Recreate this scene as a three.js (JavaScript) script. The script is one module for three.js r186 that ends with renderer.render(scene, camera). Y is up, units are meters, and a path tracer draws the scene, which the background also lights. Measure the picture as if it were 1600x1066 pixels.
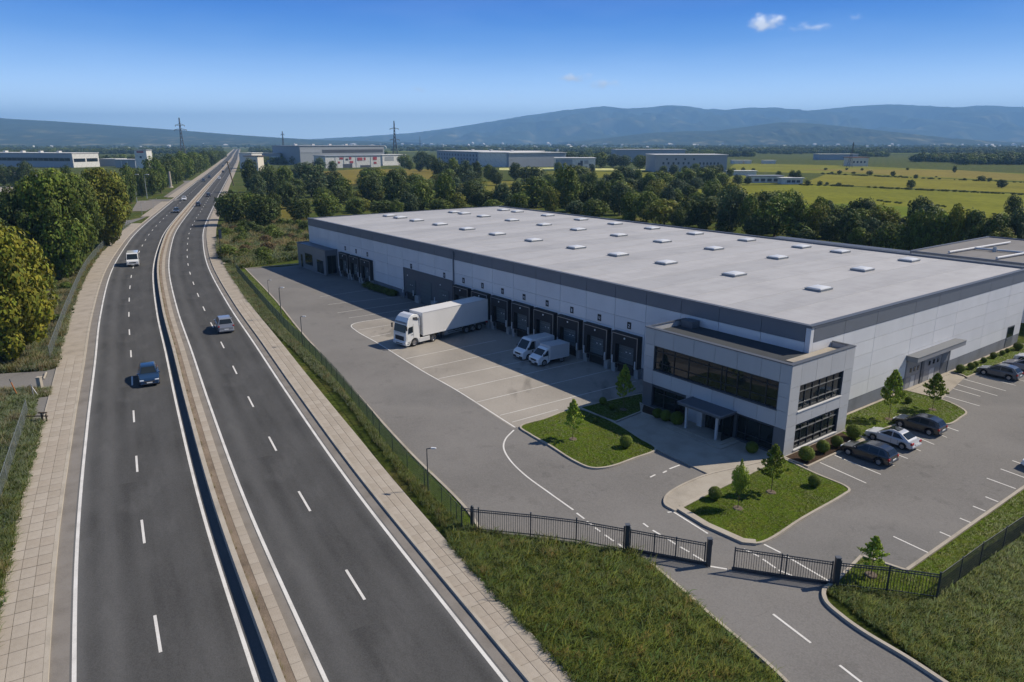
import * as THREE from 'three';
import { mergeGeometries } from 'three/addons/utils/BufferGeometryUtils.js';
import { RoundedBoxGeometry } from 'three/addons/geometries/RoundedBoxGeometry.js';
import { ImprovedNoise } from 'three/addons/math/ImprovedNoise.js';

// ---------- camera, sky, sun, exposure ----------
const scene = new THREE.Scene();
const EYE = 22, FOCAL = 1117.5, PITCH = THREE.MathUtils.degToRad(15.52);
const camera = new THREE.PerspectiveCamera(2 * Math.atan(533 / FOCAL) * 180 / Math.PI, 1600 / 1066, 0.5, 80000);
camera.position.set(0, EYE, 0);
camera.rotation.x = -PITCH;
scene.add(camera);

const SUN_EL = 44, SUN_DIR = new THREE.Vector3(0.977, 0, -0.215).normalize().multiplyScalar(Math.cos(SUN_EL * Math.PI / 180)).setY(Math.sin(SUN_EL * Math.PI / 180));
const sun = new THREE.DirectionalLight(new THREE.Color(1, 0.905, 0.755), 4.0);
sun.position.copy(SUN_DIR).multiplyScalar(300).add(new THREE.Vector3(0, 0, -80));
sun.target.position.set(0, 0, -80);
sun.castShadow = true;
sun.shadow.mapSize.set(4096, 4096);
Object.assign(sun.shadow.camera, { left: -150, right: 150, top: 150, bottom: -150, near: 1, far: 700 });
scene.add(sun, sun.target);

function skyTexture() {
  const n = new ImprovedNoise(), W = 4096, Hh = 2048, d = new Float32Array(W * Hh * 4);
  // elevation (degrees) -> linear radiance
  const stops = [[-90, .28, .36, .44], [-0.3, 1.25, 1.55, 1.8], [1, 1.3, 1.6, 1.85], [3.4, .55, .83, 1.2], [5.67, .15, .335, .71], [7.85, .05, .216, .6], [10, .004, .095, .45], [16, .026, .105, .36], [35, .05, .1, .24], [90, .055, .095, .19]];
  for (let y = 0; y < Hh; y++) {
    const el = ((y + .5) / Hh - .5) * 180;
    const at = e => { let j = 0; while (j < stops.length - 2 && e > stops[j + 1][0]) j++; const p = stops[j], q = stops[j + 1], w = Math.min(1, Math.max(0, (e - p[0]) / (q[0] - p[0]))); return [1, 2, 3].map(i => p[i] + (q[i] - p[i]) * w); }, c = [0, 0, 0]; for (let j = -6; j <= 6; j++) at(el > 0 ? Math.max(.2, el + j * .3) : el).forEach((q, i) => c[i] += q / 13);
    for (let x = 0; x < W; x++) { const o = (y * W + x) * 4, veil = el > 0 && el < 40 ? .022 * Math.max(0, .3 + n.noise(Math.cos(x / W * 6.2832) * 5, el * .45, Math.sin(x / W * 6.2832) * 5) + .5 * n.noise(Math.cos(x / W * 6.2832) * 16, el * 1.6, Math.sin(x / W * 6.2832) * 16)) : 0; d[o] = c[0] + veil; d[o + 1] = c[1] + veil; d[o + 2] = c[2] + veil * .9; d[o + 3] = 1; }
  }
  // small fair-weather clouds: azimuth from the view axis, elevation, half sizes, strength (all degrees)
  const clouds = [[18.1, 7.95, 1.75, .72, .9, 3], [21.0, 7.5, 1.25, .38, .5, 7], [23.9, 8.0, .5, .25, .22, 9], [4.6, 4.6, 1.7, .4, .85, 13], [7.0, 4.1, 1.1, .5, .65, 17], [-7.0, 3.75, .6, .28, .5, 23], [-.2, 3.3, .7, .22, .22, 29], [-16, 4.6, 1.2, .15, .1, 31],
    [62, 9, 2.5, .9, .9, 41], [-70, 7, 3, .9, .8, 43], [110, 12, 3, 1, .8, 47], [-128, 10, 3, 1, .8, 53], [170, 9, 3, 1, .8, 59]];
  for (const [az, el, sx, sy, amt, seed] of clouds) {
    const x0 = ((-90 + az) / 360 + .5) * W, y0 = (el / 180 + .5) * Hh, rx = sx / 360 * W * 1.5, ry = sy / 180 * Hh * 1.7;
    for (let y = Math.floor(y0 - ry); y < y0 + ry; y++) for (let xx = Math.floor(x0 - rx); xx < x0 + rx; xx++) {
      const u = (xx - x0) / (sx / 360 * W), v = (y - y0) / (sy / 180 * Hh);
      let f = 0, am = 1, fr = 1.6;
      for (let o = 0; o < 5; o++) { f += n.noise(u * fr + seed, v * fr * .7, seed * 1.7) * am; am *= .55; fr *= 2.1; }
      const r = Math.hypot(u, v < 0 ? v * 1.6 : v);
      const den = Math.pow(Math.min(1, Math.max(0, (1.0 - r * 1.1 + f * .9) * 1.1)), 1.4) * amt;
      if (den <= 0) continue;
      const x = ((xx % W) + W) % W, o = (y * W + x) * 4, lit = .55 + .45 * Math.min(1, Math.max(0, (v + .7) / 1.4 + f * .3));
      const cl = [.72 * lit, .76 * lit, .84 * lit];
      for (let i = 0; i < 3; i++) d[o + i] = d[o + i] * (1 - den) + cl[i] * den;
    }
  }
  const t = new THREE.DataTexture(d, W, Hh, THREE.RGBAFormat, THREE.FloatType);
  t.mapping = THREE.EquirectangularReflectionMapping; t.magFilter = t.minFilter = THREE.LinearFilter; t.needsUpdate = true;
  return t;
}
const SKY = skyTexture();
scene.background = SKY; scene.environment = SKY;
scene.fog = new THREE.FogExp2(new THREE.Color(0.3, 0.6, 1.0), 0.00013);

const renderer = new THREE.WebGLRenderer({ antialias: true });
renderer.toneMapping = THREE.LinearToneMapping;
renderer.toneMappingExposure = 1.6;
renderer.shadowMap.enabled = true;

// ---------- small helpers ----------
const V = (x, y, z) => new THREE.Vector3(x, y, z);
function rng(seed) { let s = seed >>> 0; return () => { s = (s + 0x6d2b79f5) | 0; let t = Math.imul(s ^ (s >>> 15), 1 | s); t = (t + Math.imul(t ^ (t >>> 7), 61 | t)) ^ t; return ((t ^ (t >>> 14)) >>> 0) / 4294967296; }; }
const R0 = rng(12345), rnd = (a = 0, b = 1) => a + (b - a) * R0();
const cp = Math.cos(PITCH), sp = Math.sin(PITCH);
// survey mark read off the photograph (1600 x 1066) -> point of the place
function sight(u, v) { const a = (u - 800) / FOCAL, b = (v - 533) / FOCAL; return V(a, -(b * cp + sp), -(cp - b * sp)); }
function G(u, v, y = 0) { const r = sight(u, v), t = (y - EYE) / r.y; return V(r.x * t, y, r.z * t); }
function heightAt(p, v) { const r = sight(800, v); return EYE + r.y * (p.z / r.z); }
function depthOf(p) { return -p.z * cp + (EYE - p.y) * sp; }
// warehouse axes: a along the dock wall (towards the near corner = 0), z outwards from the dock wall
const BC = V(22.54, 0, -52.16), BTH = THREE.MathUtils.degToRad(53.2);
const BD = V(Math.cos(BTH), 0, Math.sin(BTH)), BN = V(-Math.sin(BTH), 0, Math.cos(BTH));
const BW = (a, z, y = 0) => V(BC.x + BD.x * a + BN.x * z, y, BC.z + BD.z * a + BN.z * z);
const used = {};
function numbered(n) { const k = used[n] = (used[n] ?? -1) + 1; return k ? n + '_' + String(k).padStart(3, '0') : n; }
function tag(o, label, category, group) { o.userData = { label, category }; if (group) o.userData.group = group; return o; }
function thing(name, label, category, pos = [0, 0, 0], turn = 0, group) {
  const o = new THREE.Group(); o.name = numbered(name); scene.add(o);
  if (pos.isVector3) o.position.copy(pos); else o.position.set(...pos);
  o.rotation.y = turn; return tag(o, label, category, group);
}
function copyOf(root, label, group) {
  const r = root.clone(); r.name = numbered(root.name.replace(/_\d{3}$/, '')); r.userData = { ...root.userData };
  if (label) r.userData.label = label; if (group) r.userData.group = group; scene.add(r); return r;
}
function flat(g) { const o = g.index ? g.toNonIndexed() : g; for (const k of Object.keys(o.attributes)) if (!['position', 'normal', 'uv', 'color'].includes(k)) o.deleteAttribute(k); if (!o.attributes.normal) o.computeVertexNormals(); if (!o.attributes.uv) o.setAttribute('uv', new THREE.BufferAttribute(new Float32Array(o.attributes.position.count * 2), 2)); return o; }
function merge(list) { const l = list.map(flat); if (l.some(g => !g.attributes.color)) l.forEach(g => g.deleteAttribute('color')); return l.length === 1 ? l[0] : mergeGeometries(l); }
// uv in metres from the dominant axis of each face
function metreUV(g) {
  g = flat(g); const p = g.attributes.position, uv = new Float32Array(p.count * 2), a = V(), b = V(), c = V();
  for (let i = 0; i < p.count; i += 3) {
    a.fromBufferAttribute(p, i); b.fromBufferAttribute(p, i + 1); c.fromBufferAttribute(p, i + 2);
    const n = b.clone().sub(a).cross(c.clone().sub(a)), x = Math.abs(n.x), y = Math.abs(n.y), z = Math.abs(n.z);
    [a, b, c].forEach((q, k) => { const o = (i + k) * 2; if (y >= x && y >= z) { uv[o] = q.x; uv[o + 1] = q.z; } else if (x > z) { uv[o] = q.z; uv[o + 1] = q.y; } else { uv[o] = q.x; uv[o + 1] = q.y; } });
  }
  g.setAttribute('uv', new THREE.BufferAttribute(uv, 2)); return g;
}
function mesh(name, geos, mat, parent = scene, uv = true) {
  let g = Array.isArray(geos) ? merge(geos) : geos; if (uv) g = metreUV(g);
  const m = new THREE.Mesh(g, mat); m.name = parent === scene ? numbered(name) : name; m.castShadow = m.receiveShadow = true; parent.add(m); return m;
}
function struct(name, geos, mat, uv = true) { const m = mesh(name, geos, mat, scene, uv); m.userData.kind = 'structure'; return m; }
function shared(name, g, mat, parent, pos, ry = 0) { const m = new THREE.Mesh(g, mat); m.name = parent === scene ? numbered(name) : name; if (pos) m.position.set(...(pos.isVector3 ? pos.toArray() : pos)); m.rotation.y = ry; m.castShadow = m.receiveShadow = true; parent.add(m); return m; }
function box(w, h, d, x = 0, y = 0, z = 0, ry = 0) { const g = new THREE.BoxGeometry(w, h, d); if (ry) g.rotateY(ry); g.translate(x, y, z); return g; }
function span(x0, x1, y0, y1, z0, z1) { return box(x1 - x0, y1 - y0, z1 - z0, (x0 + x1) / 2, (y0 + y1) / 2, (z0 + z1) / 2); }
function rbox(w, h, d, r, x = 0, y = 0, z = 0) { const g = new RoundedBoxGeometry(w, h, d, 2, r); g.translate(x, y, z); return g; }
function bar(p, q, r, sides = 4) { const d = q.clone().sub(p), g = new THREE.CylinderGeometry(r, r, d.length(), sides, 1); g.applyQuaternion(new THREE.Quaternion().setFromUnitVectors(V(0, 1, 0), d.normalize())); g.translate((p.x + q.x) / 2, (p.y + q.y) / 2, (p.z + q.z) / 2); return g; }
function cyl(r0, r1, h, x, y, z, s = 10) { const g = new THREE.CylinderGeometry(r1, r0, h, s); g.translate(x, y + h / 2, z); return g; }
function sheet(pts, y, thick = 0) {   // pts: Vector3 list on the ground
  const s = new THREE.Shape(pts.map(p => new THREE.Vector2(p.x, -p.z)));
  const g = thick ? new THREE.ExtrudeGeometry(s, { depth: thick, bevelEnabled: false }) : new THREE.ShapeGeometry(s);
  g.rotateX(-Math.PI / 2); g.translate(0, y, 0); return flat(g);
}
function smooth(pts, n, closed = false) { return new THREE.CatmullRomCurve3(pts, closed, 'centripetal').getPoints(n).slice(0, closed ? -1 : undefined); }
// sweep a cross-section [[offset to the right, height], ...] along a ground line
function sweep(pts, prof, closed = false, uvAcross = 0) {
  const n = pts.length, pos = [], uv = [], dirs = [];
  for (let i = 0; i < n; i++) {
    const a = pts[closed ? (i + n - 1) % n : Math.max(0, i - 1)], b = pts[i], c = pts[closed ? (i + 1) % n : Math.min(n - 1, i + 1)];
    const d1 = V(b.x - a.x, 0, b.z - a.z), d2 = V(c.x - b.x, 0, c.z - b.z); if (d1.lengthSq() < 1e-9) d1.copy(d2); if (d2.lengthSq() < 1e-9) d2.copy(d1); d1.normalize(); d2.normalize();
    const t = d1.clone().add(d2).normalize(), k = 1 / Math.max(.4, t.dot(d1)); dirs.push(V(-t.z * k, 0, t.x * k));
  }
  const row = i => prof.map(([o, y]) => V(pts[i].x + dirs[i].x * o, pts[i].y + y, pts[i].z + dirs[i].z * o));
  let s = 0; const m = closed ? n : n - 1; const cum = [0]; for (let k = 1; k < prof.length; k++) cum.push(cum[k - 1] + Math.hypot(prof[k][0] - prof[k - 1][0], prof[k][1] - prof[k - 1][1]));
  for (let i = 0; i < m; i++) {
    const j = (i + 1) % n, A = row(i), B = row(j), L = pts[i].distanceTo(pts[j]);
    for (let k = 0; k < prof.length - 1; k++) {
      const U = uvAcross || 1;
      for (const [q, u, v] of [[A[k], cum[k], s], [A[k + 1], cum[k + 1], s], [B[k], cum[k], s + L], [A[k + 1], cum[k + 1], s], [B[k + 1], cum[k + 1], s + L], [B[k], cum[k], s + L]]) { pos.push(q.x, q.y, q.z); uv.push(u / U, v); }
    }
    s += L;
  }
  if (!closed && prof.length > 2) for (const [i, f] of [[0, 1], [n - 1, -1]]) { const A = row(i); for (let k = 1; k < A.length - 1; k++) for (const q of f > 0 ? [A[0], A[k + 1], A[k]] : [A[0], A[k], A[k + 1]]) { pos.push(q.x, q.y, q.z); uv.push(0, 0); } }
  const g = new THREE.BufferGeometry(); g.setAttribute('position', new THREE.BufferAttribute(new Float32Array(pos), 3)); g.setAttribute('uv', new THREE.BufferAttribute(new Float32Array(uv), 2)); g.computeVertexNormals(); return g;
}
function inside(p, poly) { let c = false; for (let i = 0, j = poly.length - 1; i < poly.length; j = i++) { const a = poly[i], b = poly[j]; if ((a.z > p.z) !== (b.z > p.z) && p.x < (b.x - a.x) * (p.z - a.z) / (b.z - a.z) + a.x) c = !c; } return c; }

// ---------- procedural textures (all tile) ----------
const tables = {};
function pnoise(x, y, per, seed) {
  const T = tables[seed] ??= (() => { const r = rng(seed * 7919 + 13), t = new Float32Array(65536); for (let i = 0; i < 65536; i++) t[i] = r(); return t; })();
  const xi = Math.floor(x), yi = Math.floor(y), fx = x - xi, fy = y - yi, m = q => ((q % per) + per) % per;
  const h = (a, b) => T[(m(a) * 251 + m(b) * 1013 + ((m(a) * m(b)) % 97) * 31) & 65535];
  const sx = fx * fx * (3 - 2 * fx), sy = fy * fy * (3 - 2 * fy);
  return (h(xi, yi) * (1 - sx) + h(xi + 1, yi) * sx) * (1 - sy) + (h(xi, yi + 1) * (1 - sx) + h(xi + 1, yi + 1) * sx) * sy;
}
function fbm(u, v, per, oct, seed, gain = .55) { let s = 0, a = 1, t = 0, p = per; for (let o = 0; o < oct; o++) { s += a * pnoise(u * p, v * p, p, seed + o); t += a; a *= gain; p *= 2; } return s / t; }
const toS = x => { x = Math.min(1, Math.max(0, x)); return 255 * (x <= .0031308 ? 12.92 * x : 1.055 * Math.pow(x, 1 / 2.4) - .055); };
function texture(n, metres, fn, srgb = true, ny = n, metresY = metres) {
  const d = new Uint8Array(n * ny * 4);
  for (let y = 0; y < ny; y++) for (let x = 0; x < n; x++) { const c = fn((x + .5) / n, (y + .5) / ny), o = (y * n + x) * 4; for (let i = 0; i < 3; i++) d[o + i] = srgb ? toS(c[i]) : Math.min(255, Math.max(0, (c.length ? c[i] : c) * 255)); d[o + 3] = 255; }
  const t = new THREE.DataTexture(d, n, ny); t.wrapS = t.wrapT = THREE.RepeatWrapping; t.magFilter = THREE.LinearFilter; t.minFilter = THREE.LinearMipmapLinearFilter; t.generateMipmaps = true;
  if (srgb) t.colorSpace = THREE.SRGBColorSpace; t.repeat.set(1 / metres, 1 / metresY); t.needsUpdate = true; return t;
}
const mulc = (c, k) => c.map(x => x * k), lerp3 = (a, b, t) => a.map((x, i) => x + (b[i] - x) * t), clamp = (x, a = 0, b = 1) => Math.min(b, Math.max(a, x));
function leafy(name, c, r = .8, tr = .4) { const m = new THREE.MeshPhysicalMaterial({ roughness: r, transmission: tr, thickness: 0, vertexColors: true, specularIntensity: .3 }); m.color.setRGB(...c); m.name = name; return m; }
function std(name, o) { const c = o.c ?? [1, 1, 1]; const m = (o.r ?? .85) > .88 ? new THREE.MeshPhysicalMaterial({ roughness: o.r, specularIntensity: .12 }) : new THREE.MeshStandardMaterial({ roughness: o.r ?? .85, metalness: o.m ?? 0 }); m.color.setRGB(...c); m.name = name; if (o.map) m.map = o.map; if (o.bump) { m.bumpMap = o.bump; m.bumpScale = o.bs ?? .005; } if (o.vc) m.vertexColors = true; if (o.side) m.side = THREE.DoubleSide; return m; }

// asphalt of the highway: u across one carriageway, v along it
const roadTex = texture(512, 1, (u, v) => {
  const x = u, f = fbm(u, v, 4, 5, 3), g = pnoise(u * 256, v * 512, 512, 9), st = fbm(u, v * .12 + .3, 8, 3, 21);
  const wheel = [.14, .36, .64, .86].reduce((s, c) => s + Math.exp(-(((x - c) / .055) ** 2)), 0), edge = Math.exp(-((x / .07) ** 2)) + Math.exp(-(((1 - x) / .07) ** 2));
  const k = .88 + .34 * (f - .5) + .28 * (g - .5) + .36 * (st - .5) - .1 * wheel + .42 * edge - .1 * clamp((fbm(u, v * .5, 5, 4, 161) - .6) * 6) + .12 * clamp((fbm(u, v, 6, 5, 167) - .6) * 6);
  return [.087 * k, .0865 * k, .0855 * k];
}, true, 1024, 22);
const lotTex = texture(1024, 26, (u, v) => {
  const f = fbm(u, v, 3, 6, 31), g = pnoise(u * 512, v * 512, 512, 33), s = fbm(u + .2 * f, v, 7, 4, 37), d = clamp((s - .58) * 5),
  cr = Math.abs(fbm(u, v, 6, 5, 173) - .5) < .0025 ? .1 : 0, o = clamp((fbm(u, v, 22, 3, 179) - .7) * 9), k = .98 + .45 * (f - .5) + .22 * (g - .5) - .1 * d - cr - .1 * o;
  return lerp3([.176 * k, .168 * k, .159 * k], [.138 * k, .133 * k, .127 * k], clamp((f - .55) * 4));
});
const apronTex = texture(1024, 23, (u, v) => {
  const f = fbm(u, v, 4, 6, 41), g = pnoise(u * 512, v * 512, 512, 43), s = fbm(u, v * .35, 6, 4, 47), d = clamp((s - .57) * 5),
  cr = Math.abs(fbm(u, v, 5, 5, 183) - .5) < .0025 ? .1 : 0, o = clamp((fbm(u, v * .3, 16, 3, 189) - .66) * 7), k = .98 + .45 * (f - .5) + .2 * (g - .5) - .2 * d - cr - .3 * o; return [.27 * k, .248 * k, .218 * k];
});
const concTex = texture(512, 5, (u, v) => { const f = fbm(u, v, 5, 6, 51), g = pnoise(u * 256, v * 256, 256, 53); const k = .9 + .5 * (f - .5) + .25 * (g - .5); return [k, k * .985, k * .96]; });
const dirtTex = texture(512, 6, (u, v) => { const f = fbm(u, v, 5, 6, 61), g = pnoise(u * 256, v * 256, 256, 63), k = .85 + .7 * (f - .5) + .4 * (g - .5); return [.22 * k, .175 * k, .135 * k]; });
const lawnTex = texture(1024, 9, (u, v) => { const f = fbm(u, v, 5, 5, 71), g = fbm(u, v, 128, 3, 73), k = .75 + .5 * (f - .5) + 1.1 * (g - .5); return lerp3([.088 * k, .132 * k, .012 * k], [.115 * k, .135 * k, .018 * k], clamp((fbm(u, v, 9, 4, 77) - .48) * 3)); });
const wildTex = texture(1024, 30, (u, v) => { const f = fbm(u, v, 6, 6, 81), g = fbm(u, v, 96, 4, 83), k = .7 + .6 * (f - .5) + 1.2 * (g - .5); return lerp3([.075 * k, .1 * k, .018 * k], [.15 * k, .135 * k, .04 * k], clamp((fbm(u, v, 8, 5, 87) - .46) * 3.2)); });
const fieldTex = texture(1024, 160, (u, v) => { const f = fbm(u, v, 5, 6, 91), g = fbm(u, v, 90, 4, 93), st = pnoise(u * 3, v * 64, 64, 97), k = .85 + .5 * (f - .5) + .5 * (g - .5) + .12 * (st - .5); return [k, k, k]; });
const panelTex = texture(512, 4, (u, v) => { const f = fbm(u, v, 3, 5, 101), s = pnoise(u * 96, v * 2, 96, 103), k = .96 + .09 * (f - .5) + .035 * (s - .5); return [k, k, k]; });
const roofTex = texture(1024, 17, (u, v) => { const f = fbm(u, v, 4, 6, 111), s = fbm(u * 1, v * .25, 16, 4, 113), l = pnoise(u * 8, v * 128, 128, 117), w = clamp((fbm(u + .3 * f, v, 5, 5, 119) - .55) * 5), q = clamp((fbm(u * 1, v * .4, 10, 4, 151) - .6) * 6), k = .97 + .16 * (f - .5) + .2 * (s - .5) + .1 * (l - .5) - .05 * w - .05 * q; return [k, k * .99, k * .99]; });
const barkTex = texture(256, 1, (u, v) => { const f = fbm(u, v * .3, 12, 4, 121), k = .5 + f; return [.09 * k, .07 * k, .05 * k]; });
const grainBump = texture(512, 2, (u, v) => { const g = .6 * pnoise(u * 256, v * 256, 256, 131) + .4 * fbm(u, v, 24, 4, 133); return [g, g, g]; }, false);
const ribBump = texture(128, .5, (u, v) => { const t = Math.abs(((v * 2) % 1) - .5) < .12 ? 1 : 0; return [t, t, t]; }, false);

const M = {
  road: std('highway_asphalt', { map: roadTex, r: .92, bump: null }),
  lot: std('lot_asphalt', { map: lotTex, r: .95, bump: grainBump, bs: .008 }),
  apron: std('apron_concrete', { map: apronTex, r: .92 }),
  gutter: std('gutter', { c: [.2, .185, .17], map: concTex, r: .95 }),
  kerb: std('kerb_concrete', { c: [.37, .335, .285], map: concTex, r: .9 }),
  slabs: [[.345, .308, .262], [.325, .288, .242], [.365, .326, .278], [.335, .295, .248]].map((c, i) => std('slab_' + i, { c, map: concTex, r: .92 })),
  joint: std('joint_sand', { c: [.22, .19, .155], map: concTex, r: 1 }),
  walkway: std('walkway_concrete', { c: [.34, .31, .265], map: concTex, r: .9 }),
  dirt: std('dirt', { map: dirtTex, r: 1, bump: grainBump, bs: .03 }),
  mulch: std('mulch', { c: [.35, .3, .27], map: dirtTex, r: 1, bump: grainBump, bs: .05 }),
  paint: std('road_paint', { c: [.6, .59, .57], map: concTex, r: .7 }),
  bayPaint: std('bay_paint', { c: [.52, .51, .485], map: concTex, r: .8 }),
  paintWorn: std('worn_paint', { c: [.42, .41, .385], map: concTex, r: .8 }),
  lawn: std('lawn_turf', { map: lawnTex, r: 1, bump: grainBump, bs: .03 }),
  wild: std('rough_ground', { map: wildTex, r: 1, bump: grainBump, bs: .05 }),
  panel: std('light_panel', { c: [.6, .602, .612], map: panelTex, r: .42 }),
  panelB: std('light_panel_b', { c: [.565, .57, .585], map: panelTex, r: .45 }),
  fascia: std('grey_fascia', { c: [.125, .138, .162], map: panelTex, r: .45 }),
  plinth: std('grey_plinth', { c: [.15, .162, .185], map: concTex, r: .8 }),
  trim: std('dark_trim', { c: [.07, .078, .092], r: .5 }),
  roof: [[.345, .344, .348], [.322, .322, .327], [.362, .36, .363]].map((c, i) => std('roof_sheet_' + i, { c, map: roofTex, r: .75, bump: ribBump, bs: .006 })),
  seam: std('roof_seam', { c: [.27, .27, .275], r: .6 }),
  office: std('office_panel', { c: [.4, .405, .415], map: panelTex, r: .45 }),
  officeB: std('office_panel_b', { c: [.375, .382, .395], map: panelTex, r: .48 }),
  officeDark: std('office_dark_panel', { c: [.1, .11, .125], map: panelTex, r: .5 }),
  glass: new THREE.MeshPhysicalMaterial({ name: 'dark_glass', color: new THREE.Color().setRGB(.012, .016, .017), roughness: .04, metalness: 0, ior: 1.5 }),
  frame: std('window_frame', { c: [.03, .034, .04], r: .45, m: .3 }),
  frameLight: std('light_frame', { c: [.5, .5, .5], r: .4 }), frameMid: std('mid_frame', { c: [.13, .135, .14], r: .4 }),
  black: std('black_rubber', { c: [.012, .012, .014], r: .75 }),
  dockDoor: std('dock_door', { c: [.075, .095, .105], r: .5, map: panelTex }),
  steel: std('steel', { c: [.3, .31, .32], r: .4, m: .7 }),
  white: std('white_paint', { c: [.66, .66, .65], r: .35 }),
  galv: std('galvanised', { c: [.33, .34, .34], r: .5, m: .5 }),
  railing: std('railing_paint', { c: [.02, .026, .034], r: .45 }),
  fenceGreen: std('fence_wire', { c: [.03, .052, .034], r: .55 }),
  fenceGrey: std('fence_wire_grey', { c: [.16, .18, .17], r: .55, m: .3 }),
  bark: std('bark', { map: barkTex, r: 1 }),
  tyre: std('tyre', { c: [.016, .016, .017], r: .85 }),
  rim: std('rim', { c: [.42, .42, .43], r: .3, m: .8 }),
  red: std('red_lamp', { c: [.32, .015, .012], r: .2 }),
  lampGlass: std('headlamp', { c: [.7, .72, .74], r: .08, m: .3 }),
  plate: std('number_plate', { c: [.7, .7, .66], r: .4 }),
  plastic: std('dark_plastic', { c: [.025, .025, .027], r: .6 }),
  tilered: std('roof_tiles', { c: [.2, .09, .06], r: .85 }),
};
function paint(name, c, r = .28) { return new THREE.MeshPhysicalMaterial({ name, color: new THREE.Color().setRGB(...c), roughness: r, metalness: 0, clearcoat: 1, clearcoatRoughness: .06 }); }
// ---------- ground and far terrain ----------
{
  const g = new THREE.PlaneGeometry(36000, 19500, 4, 4); g.rotateX(-Math.PI / 2); g.translate(0, -.06, -7000);
  struct('ground', g, M.wild);
}
const cart = [];   // polygons without wild grass (roads, yard, walks)
function lerpList(list, x) { let i = 0; while (i < list.length - 2 && x > list[i + 1][0]) i++; const a = list[i], b = list[i + 1]; return a[1] + (b[1] - a[1]) * clamp((x - a[0]) / (b[0] - a[0])); }
// a mountain range: crest profile [[u, v], ...] seen at a planar distance D
function range(name, prof, D, front, back, mat, seed, rough) {
  const n = new ImprovedNoise(), NX = 320, NZ = 56, pos = [], col = [], idx = [], u0 = prof[0][0], u1 = prof[prof.length - 1][0];
  for (let j = 0; j <= NZ; j++) for (let i = 0; i <= NX; i++) {
    const t = i / NX, u = u0 + (u1 - u0) * t, k = j / NZ, z = -D + front - (front + back) * k;
    const r = sight(u, 400), x = r.x / -r.z * D * (1 + .0 * k);
    const crest = Math.max(0, heightAt(V(0, 0, -D), lerpList(prof, u)));
    const s = z > -D ? 1 - (z + D) / front : 1 - (-D - z) / back * .8;
    let h = crest * Math.pow(Math.max(0, s), z > -D ? 1.25 : 1);
    let f = 0, am = 1, fr = 1 / (D * .07); for (let o = 0; o < 5; o++) { f += (1 - 2 * Math.abs(n.noise(x * fr, seed, z * fr))) * am; am *= .5; fr *= 2.05; }
    h += crest * rough * (Math.min(f, 1.5) - 1.2) * Math.sin(Math.PI * clamp(s)) * 2.0 + crest * rough * .012 * (f - .7) * clamp(s);
    pos.push(x, Math.max(-1, h) - (s <= .001 ? 3 : 0), z);
    const m = n.noise(x / (D * .03), seed + 5, z / (D * .02)) + .6 * n.noise(x / (D * .008), seed + 9, z / (D * .006));
    const meadow = clamp((m - .25) * 4) * clamp(1.1 - s * 1.25);
    const c = lerp3([.04, .052, .018], [.3, .26, .13], meadow), q = .75 + .5 * n.noise(x / (D * .004), seed + 2, z / (D * .004));
    col.push(c[0] * q, c[1] * q, c[2] * q);
  }
  for (let j = 0; j < NZ; j++) for (let i = 0; i < NX; i++) { const a = j * (NX + 1) + i; idx.push(a, a + 1, a + NX + 1, a + 1, a + NX + 2, a + NX + 1); }
  const g = new THREE.BufferGeometry(); g.setAttribute('position', new THREE.BufferAttribute(new Float32Array(pos), 3)); g.setAttribute('color', new THREE.BufferAttribute(new Float32Array(col), 3)); g.setIndex(idx); g.computeVertexNormals();
  const m = new THREE.Mesh(g, mat); m.name = numbered(name); m.userData.kind = 'structure'; m.castShadow = m.receiveShadow = true; scene.add(m); return m;
}
const hillMat = std('hill_cover', { vc: true, r: 1 });
range('mountains', [[420, 222], [520, 218], [600, 212], [660, 207], [715, 199], [760, 191], [800, 184], [850, 176], [890, 170], [935, 165], [960, 169], [1000, 168], [1030, 164], [1070, 167], [1110, 172], [1150, 168], [1195, 168], [1240, 172], [1300, 166], [1370, 162], [1430, 167], [1480, 164], [1540, 167], [1610, 168], [1750, 166], [1950, 176]], 13000, 5200, 3000, hillMat, 3, .36);
range('hills', [[880, 222], [940, 216], [1000, 208], [1060, 205], [1100, 205], [1150, 198], [1200, 191], [1235, 192], [1290, 197], [1330, 203], [1380, 212], [1440, 219], [1560, 222.4]], 6500, 1800, 2400, hillMat, 11, .28);
range('hills', [[-420, 168], [-150, 172], [0, 181], [60, 186], [130, 190], [210, 196], [300, 203], [380, 210], [450, 215], [520, 219], [640, 222.2]], 6000, 2600, 2400, hillMat, 19, .14);
range('hills', [[380, 222.5], [480, 218.5], [540, 215], [610, 214], [680, 212], [760, 211], [840, 216], [930, 221.8]], 11000, 2500, 2500, hillMat, 27, .12);

// ---------- highway ----------
const CL = [[30, 23.0], [0, 5.6], [-25.3, -9.3], [-40, -17.77], [-57.3, -27.1], [-74.4, -36.1], [-94.45, -46.7], [-128, -63.4], [-161, -78.0], [-186.7, -88.5], [-256, -113.9], [-393, -163.2], [-635, -249.5], [-1000, -381], [-1400, -527.5], [-2600, -965]].map(([z, x]) => V(x, 0, z));
const roadLine = (() => {
  const c = new THREE.CatmullRomCurve3(CL, false, 'centripetal'), raw = c.getPoints(3000), out = [raw[0]]; let acc = 0;
  for (let i = 1; i < raw.length; i++) { acc += raw[i].distanceTo(raw[i - 1]); const d = Math.hypot(raw[i].x, raw[i].z); if (acc >= clamp(d / 60, .9, 12)) { out.push(raw[i]); acc = 0; } }
  return out;
})();
const roadCum = roadLine.reduce((a, p, i) => (a.push(i ? a[i - 1] + p.distanceTo(roadLine[i - 1]) : 0), a), []);
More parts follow.
